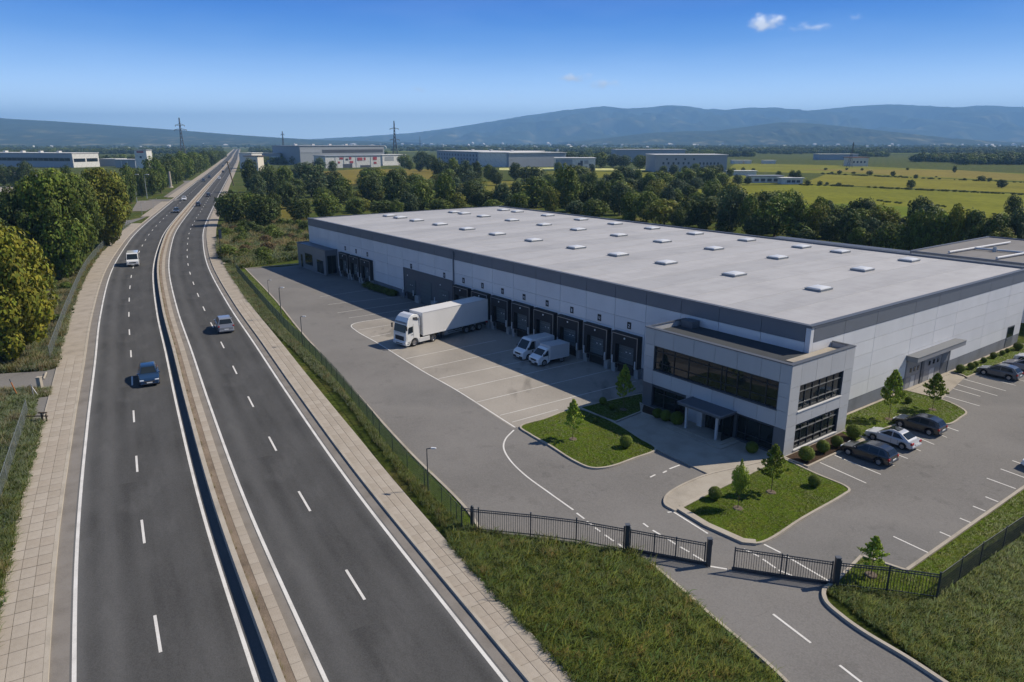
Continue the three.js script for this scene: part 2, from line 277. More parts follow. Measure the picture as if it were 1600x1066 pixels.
function roadAt(s, off, y = 0) {
  let i = 1; while (i < roadLine.length - 1 && roadCum[i] < s) i++;
  const a = roadLine[i - 1], b = roadLine[i], t = clamp((s - roadCum[i - 1]) / (roadCum[i] - roadCum[i - 1])), d = b.clone().sub(a).normalize();
  return { p: V(a.x + (b.x - a.x) * t - d.z * off, y, a.z + (b.z - a.z) * t + d.x * off), d, turn: Math.atan2(-d.z, d.x) };
}
const sNear = (p) => { let best = 0, bd = 1e9; roadLine.forEach((q, i) => { const d = Math.hypot(q.x - p.x, q.z - p.z); if (d < bd) { bd = d; best = i; } }); return roadCum[best]; };
const sub = (s0, s1) => roadLine.filter((_, i) => roadCum[i] >= s0 && roadCum[i] <= s1);
const END = roadCum[roadCum.length - 1], S = z => { let i = 0; while (i < roadLine.length - 1 && roadLine[i].z > z) i++; return roadCum[i]; };
function carriageway(o0, o1, lineOff, dashAt, n) {
  const road = struct('road', sweep(roadLine, [[o0, 0], [o1, 0]], false, o1 - o0), M.road, false);
  for (const o of lineOff) mesh('edge_line', sweep(roadLine, [[o - .09, .008], [o + .09, .008]]), M.paint, road);
  const g = new THREE.PlaneGeometry(3.0, .14); g.rotateX(-Math.PI / 2);
  const mid = (lineOff[0] + lineOff[1]) / 2, s0 = sNear(dashAt), far = [];
  for (let k = -3; k < 120; k++) {
    const s = s0 + k * 10.35; if (s < 2 || s > END - 20) continue;
    const q = roadAt(s, mid, .008);
    if (k < 26) shared('lane_line', metreUV(g.clone()), M.paint, road, q.p, q.turn);
    else { const h = g.clone(); h.scale(1, 1, 1.2); h.rotateY(q.turn); h.translate(q.p.x, q.p.y, q.p.z); far.push(h); }
  }
  mesh('lane_line', far, M.paint, road).userData.kind = 'stuff';
  return road;
}
carriageway(-8.25, -.62, [-7.98, -1.3], G(251.5, 979), 0);
carriageway(.62, 8.15, [1.25, 7.8], G(552, 908), 1);
struct('road_shoulder', sweep(roadLine, [[-8.95, .004], [-8.16, .004]]), M.gutter);
struct('road_shoulder', sweep(roadLine, [[7.98, .004], [8.6, .004]]), M.gutter);
struct('road_shoulder', sweep(roadLine, [[.6, .004], [1.1, .004]]), M.gutter);
struct('kerb', sweep(roadLine, [[-9.12, 0], [-9.12, .1], [-8.92, .1], [-8.9, 0]]), M.kerb);
struct('kerb', sweep(roadLine, [[8.55, 0], [8.57, .13], [8.74, .13], [8.74, 0]]), M.kerb);
// central reservation: tall kerb wall on the left, sunken dirt strip, slab band stepping down on the right
{
  const med = struct('median', sweep(roadLine, [[-.64, 0], [-.62, .52], [-.34, .52], [-.34, .3]]), M.kerb);
  mesh('dirt_strip', sweep(roadLine, [[-.34, .3], [.1, .24]]), M.dirt, med);
  mesh('slab_bed', sweep(roadLine, [[.1, .235], [.62, .195], [.62, 0]]), M.joint, med);
  const g = metreUV(box(1.08, .05, .5)), r = rng(5);
  let k = 0; for (let s = S(-14); k < 220; s += 1.1, k++) { const q = roadAt(s, .36, .232); shared('slab', g, M.slabs[Math.floor(r() * 4)], med, q.p, q.turn); }
  mesh('slab', sweep(roadLine.filter((_, i) => roadCum[i] > S(-14) + 1.1 * k - .5), [[.11, .2], [.11, .25], [.61, .25], [.61, .2]]), M.slabs[0], med).userData.kind = 'stuff';
}
// footways with separate paving slabs near the camera
const wL = [[-1e4, 2.6], [-190, 2.5], [-139, 2.5], [-95, 2.3], [-57, 2.05], [100, 2.1]], wR = [[-1e4, 2.2], [-200, 2.1], [-95, 1.7], [-46, 1.75], [-30, 1.5], [100, 1.5]];
function footway(side, inner, widths, cols, nSlab, len, z0, seed, breaks) {
  const wAt = s => lerpList(widths, roadAt(s, 0).p.z), runs = [];
  let from = 0; for (const [b0, b1] of breaks) { runs.push([from, b0]); from = b1; } runs.push([from, END]);
  let first = null; const r = rng(seed); let s = S(z0), count = 0; const slabEnd = s + nSlab * len;
  for (const [a, b] of runs) {
    const pts = []; roadLine.forEach((p, i) => { if (roadCum[i] >= a && roadCum[i] <= b) pts.push(i); });
    if (pts.length < 2) continue;
    const line = pts.map(i => roadLine[i]);
    // variable width: build edge lines directly
    const inL = pts.map(i => roadAt(roadCum[i] + .001, side * inner).p), outL = pts.map(i => roadAt(roadCum[i] + .001, side * (inner + wAt(roadCum[i]))).p);
    const strip = (A, B, y) => { const pos = []; for (let i = 0; i < A.length - 1; i++) for (const q of [A[i], B[i], A[i + 1], B[i], B[i + 1], A[i + 1]]) pos.push(q.x, y, q.z); const g = new THREE.BufferGeometry(); g.setAttribute('position', new THREE.BufferAttribute(new Float32Array(pos), 3)); g.computeVertexNormals(); return g; };
    cart.push([...inL, ...outL.slice().reverse()]);
    const p = struct('pavement', strip(inL, outL, .07), M.joint); first ??= p;
    const edge = mesh('edging', sweep(outL, side > 0 ? [[-.02, 0], [-.02, .1], [.08, .1], [.08, 0]] : [[-.08, 0], [-.08, .1], [.02, .1], [.02, 0]]), M.kerb, p);
    const fi = pts.filter(i => roadCum[i] > Math.max(a, slabEnd) - 1.2); if (fi.length > 1) mesh('slab', strip(fi.map(i => roadAt(roadCum[i], side * (inner + .02)).p), fi.map(i => roadAt(roadCum[i], side * (inner + wAt(roadCum[i]) - .02)).p), .095), M.slabs[1], p).userData.kind = 'stuff';
    for (; s < Math.min(b, slabEnd) - len / 2; s += len) {
      if (s < a) continue; const w = wAt(s) / cols;
      for (let c = 0; c < cols; c++) {
        const q = roadAt(s + len / 2, side * (inner + w * (c + .5)), .072 + r() * .006);
        const m = shared('slab', slabGeo, M.slabs[Math.floor(r() * 4)], p, q.p, q.turn); m.scale.set(len - .022, 1, w - .022); count++;
      }
    }
  }
  return first;
}
const slabGeo = metreUV(new THREE.BoxGeometry(1, .05, 1));
const driveA = sNear(G(120, 592)), drive1 = sNear(G(215, 345)), drive2 = sNear(G(290, 313)), drive3 = sNear(G(306, 281));
footway(-1, 9.12, wL, 3, 66, 1.05, -16, 41, [[drive1 - 6, drive1 + 10], [drive2 - 4, drive2 + 14]]);
footway(1, 8.74, wR, 3, 96, .95, -16, 43, []);
cart.push([...roadLine.map((p, i) => roadAt(roadCum[i] + .001, -9.2).p), ...roadLine.map((p, i) => roadAt(roadCum[i] + .001, 9).p).reverse()]);

// side accesses on the left of the highway
const drive = (pts, mat = M.gutter, y = .012) => { const P = pts.map(a => G(...a)); cart.push(P); return struct('path', sheet(P, y), mat); };
drive([[-60, 588], [70, 580], [103, 572], [96, 607], [62, 606], [-60, 612]], M.lot);
drive([[58, 622], [93, 618], [84, 660], [50, 657]], M.lot, .016);
const pathSet = [[[170, 345], [205, 344], [232, 337], [222, 342], [196, 352], [165, 354]], [[205, 330], [215, 314], [245, 313], [256, 316], [228, 330]], [[230, 312], [282, 311], [274, 314], [245, 314.5]], [[255, 308], [290, 284], [300, 283], [282, 300], [272, 308]], [[285, 283], [312, 281], [310, 284], [288, 285]]];
pathSet.forEach((p, i) => drive(p, i === 1 || i === 3 ? M.gutter : M.lot, .014 + i * .004));
drive([[-20, 262], [60, 274], [58, 279], [-20, 277]], M.gutter);
drive([[-10, 292], [30, 291], [52, 293], [50, 297], [-10, 303]], M.walkway, .02);

// ---------- warehouse yard ----------
const yard = [[384, 420], [440, 417], [484, 412]].map(a => G(...a)).concat([BW(-100, -1), BW(-2, -1), BW(-1, -44), BW(60, -44), BW(60, -20), G(1640, 737), G(1600, 765), G(1420, 893), G(1345, 868), G(1303, 912), G(1290, 925), G(1296, 945), G(1345, 985), G(1420, 1030), G(1475, 1066), G(1640, 1180), G(1420, 1300), G(1225, 1066), G(1110, 965), G(1003, 872), G(978, 860), G(750, 829), G(728, 793), G(640, 705), G(527, 580), G(470, 517), G(430, 468)]);
cart.push(yard);
struct('yard', sheet(yard, 0), M.lot);
const apron = [[549, 508], [557, 504.5], [575, 501], [602, 497.5], [660, 488]].map(a => G(...a)).concat([BW(-48, 6), BW(-48, -.5), BW(-13, -.5), G(1003, 612), G(905, 640), G(812, 668), G(800, 668), G(713, 610), G(659.7, 579.4), G(590.8, 536.6), G(557.5, 517.6)]);
struct('apron', sheet(apron, .004), M.apron);
// painted lines: each a thin strip between two survey marks
function line(a, b, w = .11, mat = M.paint, y = .01, name = 'parking_line') {
  const P = G(...a), Q = G(...b), g = new THREE.PlaneGeometry(P.distanceTo(Q), w); g.rotateX(-Math.PI / 2);
  return shared(name, metreUV(g), mat, marks, V((P.x + Q.x) / 2, y, (P.z + Q.z) / 2), Math.atan2(-(Q.z - P.z), Q.x - P.x));
}
const marks = new THREE.Group(); marks.name = 'yard_markings'; marks.userData.kind = 'structure'; scene.add(marks);
for (const [a, b] of [[[634.6, 560.5], [775, 532]], [[660, 576], [807, 545]], [[685, 592], [860, 556]], [[713.7, 609], [913.5, 564]], [[744, 628.7], [953.7, 578.4]], [[781, 649.4], [994, 595.6]], [[613, 548], [640, 542]], [[579, 527], [611, 520.5]], [[560, 516], [611, 507.5]], [[527, 489], [652, 471]], [[512, 476], [629, 463]], [[500, 464], [590, 451]], [[598, 535], [626, 529.5]], [[800, 660], [872, 640]], [[545, 497], [640, 483]]]) line(a, b, .1, M.bayPaint);
for (const [a, b] of [[[1281.4, 723], [1353.6, 755.2]], [[1303.7, 711.4], [1376.5, 741.6]], [[1326, 697], [1397.5, 728]], [[1347, 689.6], [1418.7, 717]], [[1372, 679], [1439, 705]], [[1392, 666.5], [1460, 694.8]], [[1412, 657], [1479.7, 683.8]], [[1478, 667], [1498, 674]], [[1470, 617], [1531, 634.6]], [[1480, 604.7], [1532, 619.6]], [[1490.7, 599], [1558.8, 618.8]], [[1505, 592.3], [1572, 611]], [[1521, 585], [1587.5, 602.5]], [[1538, 579], [1605, 597]], [[1555, 571], [1620, 588]],
  [[1396, 838.5], [1454.7, 866]], [[1468.6, 831.4], [1488.3, 840]], [[1500, 810], [1517, 817]], [[1520.4, 791.2], [1540, 799]], [[1540, 776.5], [1560, 784.6]], [[1542, 747.4], [1587.3, 764]], [[1563.7, 733], [1605, 748]], [[1582, 720], [1625, 735]]]) line(a, b, .1);
const pxLine = (pts, w = .13, mat = M.paint, n = 60, name = 'guide_line') => mesh(name, sweep(smooth(pts.map(a => G(...a, .01)), n), [[-w / 2, 0], [w / 2, 0]]), mat, marks);
pxLine([[805, 668], [713, 609.6], [659.7, 579.4], [590.8, 536.6], [557.5, 517.6], [549, 508.5], [557.5, 504.3], [602.6, 497.2]], .12);
pxLine([[803, 672], [790, 686], [787, 700], [797, 719], [820, 742], [858, 770], [896, 797]], .12);
for (const [a, b] of [[[901, 802], [913, 811]], [[917, 815], [926, 821]], [[930, 825], [938, 831]], [[945, 836], [959, 846]], [[966, 850], [977, 858]], [[1005, 818], [1013, 824]], [[1020, 829], [1032, 836]], [[1041, 841], [1056, 851]], [[1063, 855], [1077, 863]], [[1083, 867], [1102, 878]], [[1162, 858], [1186, 870]], [[1192, 874], [1212, 888]], [[1216, 891], [1238, 900]], [[1016, 746], [1024, 742]], [[1036, 739], [1042, 736]], [[1046, 733], [1062, 727]], [[1043, 801], [1050, 800]], [[1052, 800], [1106, 834]], [[1108, 885], [1144, 891]], [[1194, 851], [1220, 864]], [[1226, 868], [1300, 911]], [[1208, 960], [1267, 1005]], [[1312, 1040], [1362, 1079]]]) line(a, b, .12, M.paint, .01, 'guide_line');

// kerbs along the yard
const kerb = (pts, w = .16, h = .12, mat = M.kerb, closed = false) => struct('kerb', sweep(pts, [[0, -.02], [0, h], [w, h], [w, -.02]], closed), mat);
kerb(smooth([[384, 420], [430, 468], [470, 517], [527, 580], [640, 705], [728, 793], [752, 827]].map(a => G(...a)), 60), .18, .1);
kerb([[384, 420], [440, 415], [484, 411]].map(a => G(...a)), -.16, .1);
kerb(smooth([[1003, 872], [1060, 920], [1110, 965], [1225, 1066], [1420, 1300]].map(a => G(...a)), 40), -.16, .1);
kerb(smooth([[1303, 916], [1291, 926], [1294, 943], [1318, 965], [1350, 988], [1420, 1030], [1475, 1066], [1640, 1180]].map(a => G(...a)), 60), .2, .16);
kerb([[1303, 910], [1345, 868]].map(a => G(...a)), .16, .1);
kerb([[1345, 868], [1420, 893]].map(a => G(...a)), .16, .1);
kerb([[1420, 893], [1600, 765], [1700, 693]].map(a => G(...a)), -.18, .1);

// lawns: raised turf beds with kerbs
const beds = [];
function bed(pts, mat = M.lawn, k = true, y = .09) {
  beds.push({ pts, mat }); const n = mat === M.mulch ? 'planting_bed' : mat === M.walkway ? 'walkway' : 'lawn';
  struct(n, sheet(pts, -.02, y + .02), mat);
  if (k) { let area = 0; pts.forEach((p, i) => { const q = pts[(i + 1) % pts.length]; area += p.x * q.z - q.x * p.z; }); const w = area > 0 ? -.15 : .15; struct('kerb', sweep(pts, [[0, -.02], [0, y + .035], [w, y + .035], [w, -.02]], true), M.kerb); }
}
const px = l => l.map(a => G(...a));
bed(smooth(px([[815, 668], [850, 657], [900, 641], [930, 650], [962, 664], [1000, 688], [1023, 703], [990, 717], [948, 731], [925, 732], [900, 722], [860, 697], [830, 680]]), 80, true));
bed(px([[908, 638.5], [960, 626], [1003, 617]]).concat([BW(-12.0, 4.9)], px([[1000, 644.5], [961, 660], [935, 650]])));
bed([BW(-11.85, 5.22), BW(-6.9, 5.22), BW(-6.9, 6.35), G(1004, 646)], M.mulch, true, .08);
bed(smooth(px([[1066, 793], [1100, 776], [1168, 743], [1221, 718]]), 30).concat(smooth(px([[1224, 719], [1275, 743], [1318, 761], [1325, 767], [1315, 775], [1250, 812], [1198, 845], [1180, 850], [1160, 847], [1110, 821], [1068, 796]]), 50)));
bed([BW(2.0, 5.0), BW(2.0, -2.9), BW(3.75, -2.9), BW(3.75, 5.0)], M.mulch, true, .08);
bed(smooth(px([[1337, 692], [1352, 684], [1400, 664], [1440, 655], [1476, 664], [1500, 653], [1508, 646], [1500, 639], [1474, 627], [1412, 611]]), 70).concat([BW(.35, -16.2), BW(.35, -7.5), BW(.35, -3.6), BW(2.1, -3.3), BW(3.9, -3.1)]));
bed([BW(.35, -26.6), BW(.35, -43.2), BW(2.2, -43.2)].concat(px([[1600, 556], [1550, 573], [1511, 590], [1505, 587], [1487, 583]])));
bed(px([[1413, 609.5], [1470, 626], [1508, 590], [1484, 583]]).concat([BW(.02, -25.5), BW(.02, -16.7)]), M.walkway, false, .04);
struct('walkway', sheet([BW(.02, -3.4), BW(.5, -3.4), BW(.5, -43.3), BW(.02, -43.3)], -.02, .1), M.walkway);
// forecourt paving in front of the office, with a step along its edge
struct('forecourt', sheet(px([[1003, 646.5], [963, 662.5], [1026, 704], [1108, 743], [1150, 733], [1189, 724]]).concat([BW(2.0, 6.2), BW(2.0, 5.2), BW(-6.85, 5.2), BW(-6.85, 6.4)]), -.02, .11), M.walkway);
bed(smooth(px([[1189, 725], [1150, 734], [1108, 744], [1075, 757], [1050, 771], [1041, 781], [1042, 791], [1054, 798]]), 40).concat(px([[1063, 795], [1105, 773], [1168, 743], [1218, 719]])), M.walkway, true, .1);
kerb(px([[1056, 797], [1100, 824], [1160, 851], [1182, 853]]), -.45, .15);
// grass between fence and yard, mown verge by the diagonal fence
struct('lawn', sheet(smooth(px([[384, 420], [430, 468], [470, 517], [527, 580], [640, 705], [728, 793], [748, 825]]), 50).concat(smooth(px([[738, 828], [722, 827], [698, 799], [629, 725], [512, 581], [443, 512], [372, 426]]), 50)), .03), M.lawn);
struct('lawn', sheet(px([[1303, 914], [1345, 869], [1420, 894], [1600, 766], [1700, 694], [1700, 765], [1600, 838], [1463, 935]]), .03), M.lawn);
// ---------- warehouse ----------
const BTURN = -BTH, EAVE = 8.6, WID = 43.3, LEN = 100;
const hall = thing('warehouse', 'large light grey panelled warehouse with loading docks and a pale roof with skylights', 'warehouse', BC, BTURN);
{
  const r = rng(77);
  // inner shell
  const core = mesh('core_wall', [span(-LEN + .05, -.05, 0, 8.5, -WID + .05, -.05)], M.plinth, hall);
  const jf = [-100, -95.2, -90.9, -86.7, -82.3, -77.9, -73.5, -68.9, -64, -59.4, -55, -50.25, -45.85, -41.5, -37.25, -33.05, -28.9, -24.75, -20.6, -16.55, -12.4, -8.3, -4.2, -.35], rows = [1.25, 2.5, 3.72, 4.95, 6.15, 7.35], rowsF = [1.1, 2.6, 4.35, 5.62, 7.35];
  const wallF = mesh('dock_wall', span(-LEN, 0, 0, 1.08, -.05, .06), M.plinth, hall);
  const gap = .022;
  for (let i = 0; i < jf.length - 1; i++) {
    for (let k = 0; k < rowsF.length - 1; k++) mesh('wall_panel', span(jf[i] + gap, jf[i + 1] - gap, rowsF[k] + .012, rowsF[k + 1] - .012, -.05, .07 + r() * .006), r() < .5 ? M.panel : M.panelB, wallF);
    mesh('fascia_panel', span(jf[i] + gap, jf[i + 1] - gap, 7.37, 8.52, -.05, .1), M.fascia, wallF);
  }
  const js = [.35, 4.8, 9.85, 16.6, 21.2, 25.6, 32.7, 38.4, 43.3], wallR = mesh('gable_wall', span(-.06, -.04, 3.0, 8.5, -WID, 0), M.plinth, hall);
  for (let i = 0; i < js.length - 1; i++) if (i !== 3 && i !== 4) mesh('plinth_panel', span(-.05, .06, 0, 1.23, -js[i + 1] + .012, -js[i] + .012), M.plinth, wallR);
  for (let i = 0; i < js.length - 1; i++) {
    for (let k = 0; k < rows.length - 1; k++) {
      if ((i === 3 || i === 4) && rows[k + 1] < 3.0) continue;
      const y0 = (i === 3 || i === 4) && rows[k] < 3 ? 3.0 : rows[k];
      mesh('wall_panel', span(-.05, .07 + r() * .006, y0 + .012, rows[k + 1] - .012, -js[i + 1] + gap, -js[i] - gap), r() < .5 ? M.panel : M.panelB, wallR);
    }
    mesh('fascia_panel', span(-.05, .1, 7.37, 8.52, -js[i + 1] + gap, -js[i] - gap), M.fascia, wallR);
  }
  mesh('corner_trim', [span(-.33, .085, 1.1, 8.5, -.33, .085)], M.panelB, hall);
  mesh('wall', [span(-LEN - .06, -LEN + .06, 0, 8.5, -WID, 0), span(-LEN, 0, 0, 8.5, -WID - .06, -WID + .06)], M.panelB, hall);
  // roof: a low vault of sheets with seams, edge caps
  const roof = mesh('roof', span(-LEN + .1, -.1, 8.3, 8.44, -WID + .1, -.1), M.seam, hall);
  const arch = z => 8.5 + .13 * (1 - Math.pow((z + WID / 2) / (WID / 2), 2));
  const bay = 4.255;
  for (let i = 0; i < 23; i++) {
    const x1 = -.28 - i * bay, x0 = i === 22 ? -LEN + .28 : x1 - bay + .05, P = []; for (let k = 0; k <= 20; k++) P.push([-WID + .3 + (WID - .6) * k / 20]);
    const pos = [], uv = [], wob = r() * 6;
    for (let k = 0; k < 20; k++) { const a = P[k][0], b = P[k + 1][0]; for (const [x, z] of [[x0, a], [x0, b], [x1, a], [x0, b], [x1, b], [x1, a]]) { pos.push(x, arch(z), z); uv.push(x + wob, z + wob); } }
    const g = new THREE.BufferGeometry(); g.setAttribute('position', new THREE.BufferAttribute(new Float32Array(pos), 3)); g.setAttribute('uv', new THREE.BufferAttribute(new Float32Array(uv), 2)); g.computeVertexNormals();
    mesh('roof_sheet', g, M.roof[i % 3], roof, false);
    { const pts = []; for (let k = 0; k <= 20; k++) pts.push(V(x0 - .02, arch(P[k][0]), P[k][0])); mesh('roof_seam', sweep(pts, [[-.045, 0], [-.03, .03], [.03, .03], [.045, 0]]), M.seam, roof); }
  }
  mesh('roof_edge', [span(-LEN - .05, .14, 8.5, 8.66, -.28, .14), span(-.28, .14, 8.5, 8.66, -WID, -.28), span(-LEN - .1, .14, 8.5, 8.66, -WID - .14, -WID + .28), span(-LEN - .1, -LEN + .28, 8.5, 8.66, -WID + .28, -.28)], M.fascia, roof);
  mesh('edge_cap', [span(-LEN - .08, .17, 8.66, 8.7, -.3, .17), span(-.3, .17, 8.66, 8.7, -WID - .17, -.3), span(-LEN - .13, -.3, 8.66, 8.7, -WID - .17, -WID + .3), span(-LEN - .13, -LEN + .3, 8.66, 8.7, -WID + .3, -.3)], M.trim, roof);
  // skylights, one by one
  const sky = []; for (const [z, xs] of [[-13.6, [-94.2, -90, -83.9, -76, -67.7, -59.5, -50.7, -41.7, -34, -26.3, -17, -7.5]], [-27.2, [-92.9, -89.4, -82.8, -74, -65, -56.5, -47.5, -39, -30.2, -20.9, -10.5]], [-38.2, [-91.6, -86.9, -77.4, -68, -59.4, -51, -42.3, -33.1, -24.6, -19.2, -10.7]]]) for (const x of xs) sky.push([x, z]);
  const domeG = (() => { const g = new THREE.BoxGeometry(1.5, .12, 1.9, 6, 1, 6), p = g.attributes.position; for (let i = 0; i < p.count; i++) if (p.getY(i) > 0) { const q = Math.max(Math.abs(p.getX(i)) / .75, Math.abs(p.getZ(i)) / .95); p.setY(i, .06 + .14 * (1 - q * q)); p.setX(i, p.getX(i) * (1 - .07 * q)); p.setZ(i, p.getZ(i) * (1 - .07 * q)); } g.computeVertexNormals(); return flat(g); })();
  const dome = std('skylight_dome', { c: [.54, .55, .56], r: .35 }), curb = std('skylight_curb', { c: [.2, .21, .22], r: .6 });
  const curbG = metreUV(box(1.65, .36, 2.05, 0, .1, 0)), rimG = metreUV(merge([span(-.86, .86, .28, .33, -1.06, -.92), span(-.86, .86, .28, .33, .92, 1.06), span(-.86, -.74, .28, .33, -.92, .92), span(.74, .86, .28, .33, -.92, .92)]));
  for (const [x, z] of sky) { const s = shared('skylight', curbG, curb, hall, [x, arch(z) - .12, z]); shared('skylight_dome', domeG, dome, s, [0, .34, 0]); shared('skylight_rim', rimG, M.galv, s, [0, .01, 0]); }
  // rainwater pipe
  mesh('drain_pipe', [cyl(.09, .09, 8.2, -50.15, .2, .19), span(-50.35, -49.95, 7.9, 8.2, .1, .32)], M.fascia, hall);
  // docks
  const digit = (s) => { const c = document.createElement('canvas'); c.width = 64; c.height = 80; const x = c.getContext('2d'); x.fillStyle = '#14161c'; x.fillRect(0, 0, 64, 80); x.fillStyle = '#c9cdd4'; x.font = 'bold ' + (s.length > 1 ? 44 : 60) + 'px sans-serif'; x.textAlign = 'center'; x.textBaseline = 'middle'; x.fillText(s, 32, 43); const t = new THREE.CanvasTexture(c); t.colorSpace = THREE.SRGBColorSpace; const m = new THREE.MeshStandardMaterial({ map: t, roughness: .6 }); m.name = 'sign_' + s; return m; };
  const signMats = {}; const signG = new THREE.PlaneGeometry(.44, .62);
  const plateG = metreUV(box(.5, .68, .03));
  const head = metreUV(merge([span(-1.78, 1.78, 3.0, 4.18, 0, .62), span(-1.78, -1.22, 1.0, 3.0, 0, .62), span(1.22, 1.78, 1.0, 3.0, 0, .62)]));
  const edgeG = metreUV(merge([span(-1.68, 1.7, 4.0, 4.06, .62, .65), span(1.63, 1.7, 1.0, 4.0, .62, .65), span(-1.7, -1.65, 1.0, 4.0, .62, .64)]));
  const leafG = metreUV(merge([0, 1, 2, 3].map(k => span(-1.2, 1.2, 1.08 + k * .48, 1.53 + k * .48, .07, .12)))), markG = metreUV(merge([span(-.28, -.1, 2.18, 2.26, .12, .13), span(.22, .42, 2.18, 2.26, .12, .13)]));
  const pitG = metreUV(span(-1.25, 1.25, .05, 1.0, .06, .12)), levG = metreUV(span(-1.15, 1.15, .98, 1.08, .12, .5)), guardG = metreUV(merge([span(-1.62, -1.5, .95, 1.75, .64, .72), span(1.46, 1.58, .95, 1.75, .64, .72)])), lampG = metreUV(merge([cyl(.09, .09, .05, 0, 0, 0, 12).rotateX(Math.PI / 2)]));
  const footG = metreUV(merge([span(-1.8, -1.27, 0, 1.0, .06, .5), span(1.27, 1.8, 0, 1.0, .06, .5)])), bumperG = metreUV(merge([span(-1.2, -.95, .55, .95, .5, .62), span(.95, 1.2, .55, .95, .5, .62)]));
  const conc = std('dock_concrete', { c: [.27, .28, .29], map: concTex, r: .85 });
  function dock(x, n, shelter = true, z0 = 0) {
    const d = new THREE.Group(); d.name = 'loading_dock'; d.position.set(x, 0, z0); hall.add(d);
    if (shelter) { shared('dock_shelter', head, M.black, d); shared('shelter_edge', edgeG, M.steel, d); shared('dock_plinth', footG, conc, d); }
    shared('dock_leaf', leafG, M.dockDoor, d); shared('leaf_mark', markG, M.white, d); shared('dock_pit', pitG, M.black, d); shared('dock_plate', levG, M.plastic, d); shared('guard_post', guardG, M.frameLight, d); shared('bumper', bumperG, M.black, d);
    shared('dock_lamp', lampG, M.white, d, [0, 3.72, .64]);
    shared('number_plate', plateG, M.plastic, d, [.0, 4.94, .095 - z0]);
    shared('door_number', signG, signMats[n] ??= digit(n), d, [.0, 4.94, .114 - z0]);
  }
  [[-18.6, '2'], [-22.75, '12'], [-26.95, '8'], [-31.05, '13'], [-35.2, '12'], [-39.4, '13'], [-43.6, '3'], [-47.9, '0'], [-75.75, '4'], [-79.9, '2'], [-84.1, '6']].forEach(a => dock(...a));
  // recessed-looking grey bay with two doors
  mesh('grey_bay', [span(-63.7, -50.6, 0, 4.4, .02, .13)], std('bay_panel', { c: [.075, .085, .1], map: panelTex, r: .5 }), hall);
  mesh('bay_joint', [-59.4, -55].map(x => span(x - .02, x + .02, .1, 4.38, .125, .136)), M.trim, hall);
  mesh('bay_frame', [span(-63.85, -50.45, 4.4, 4.52, .02, .2), span(-63.85, -63.7, 0, 4.4, .02, .2), span(-50.6, -50.45, 0, 4.4, .02, .2)], M.trim, hall);
  for (const [x, n] of [[-61.6, '7'], [-52.6, '8']]) dock(x, n, false, .08);
  mesh('bay_shutter', [0, 1, 2, 3, 4, 5].map(k => span(-58.9, -56, .1 + k * .55, .62 + k * .55, .13, .17)), M.dockDoor, hall);
  mesh('bay_plinth', [span(-60.1, -59.0, 0, 1.0, .13, .55), span(-55.6, -54.2, 0, 1.0, .13, .55)], conc, hall);
  // gable entrance
  const ge = new THREE.Group(); ge.name = 'gable_entrance'; hall.add(ge);
  mesh('canopy', [span(.0, 1.1, 3.0, 3.42, -26.2, -16.3)], std('canopy_grey', { c: [.2, .205, .215], map: panelTex, r: .5 }), ge);
  mesh('canopy_top', [span(-.0, 1.14, 3.42, 3.47, -26.24, -16.26)], M.frameMid, ge);
  mesh('jamb', [span(-.2, .1, 0, 3.0, -16.75, -16.5), span(-.2, .1, 0, 3.0, -25.7, -25.45)], M.fascia, ge);
  mesh('reveal_wall', [span(-.04, 0, 0, 3.0, -25.6, -16.6)], M.trim, ge);
  mesh('side_panel', [span(0, .07, 1.3, 2.98, -25.4, -23.9)], M.fascia, ge); mesh('side_panel', [span(0, .05, .05, 1.3, -25.4, -23.9)], M.trim, ge);
  const dm = std('sliding_door', { c: [.2, .205, .215], map: panelTex, r: .4 }), dm2 = std('door_light_panel', { c: [.36, .365, .37], map: panelTex, r: .4 });
  for (const [a, b] of [[-19.6, -16.8], [-23.8, -20.3]]) {
    const dr = mesh('sliding_door', [span(.0, .06, .04, 2.96, a, b)], dm, ge);
    for (let k = 0; k < 3; k++) mesh('door_panel', span(.06, .085, .1, 1.2, a + .1 + (b - a) * k / 3, a - .05 + (b - a) * (k + 1) / 3), k === 1 ? dm2 : dm, dr);
    mesh('door_window', [.2, .45, .7].map(t => span(.06, .09, 1.6, 2.0, a + (b - a) * t - .16, a + (b - a) * t + .16)), M.glass, dr);
  }
  mesh('door_post', [span(0, .12, 0, 2.98, -20.2, -19.7)], M.trim, ge);
  // small door at the far end of the gable
  const sd = mesh('side_door', [span(.06, .1, .05, 2.5, -41.5, -39.6)], M.officeDark, hall);
  mesh('door_pane', [span(.1, .115, 1.3, 2.4, -41.4, -39.7)], M.glass, sd); mesh('handle', [span(.1, .16, 1.05, 1.2, -39.95, -39.85)], M.steel, sd);
}
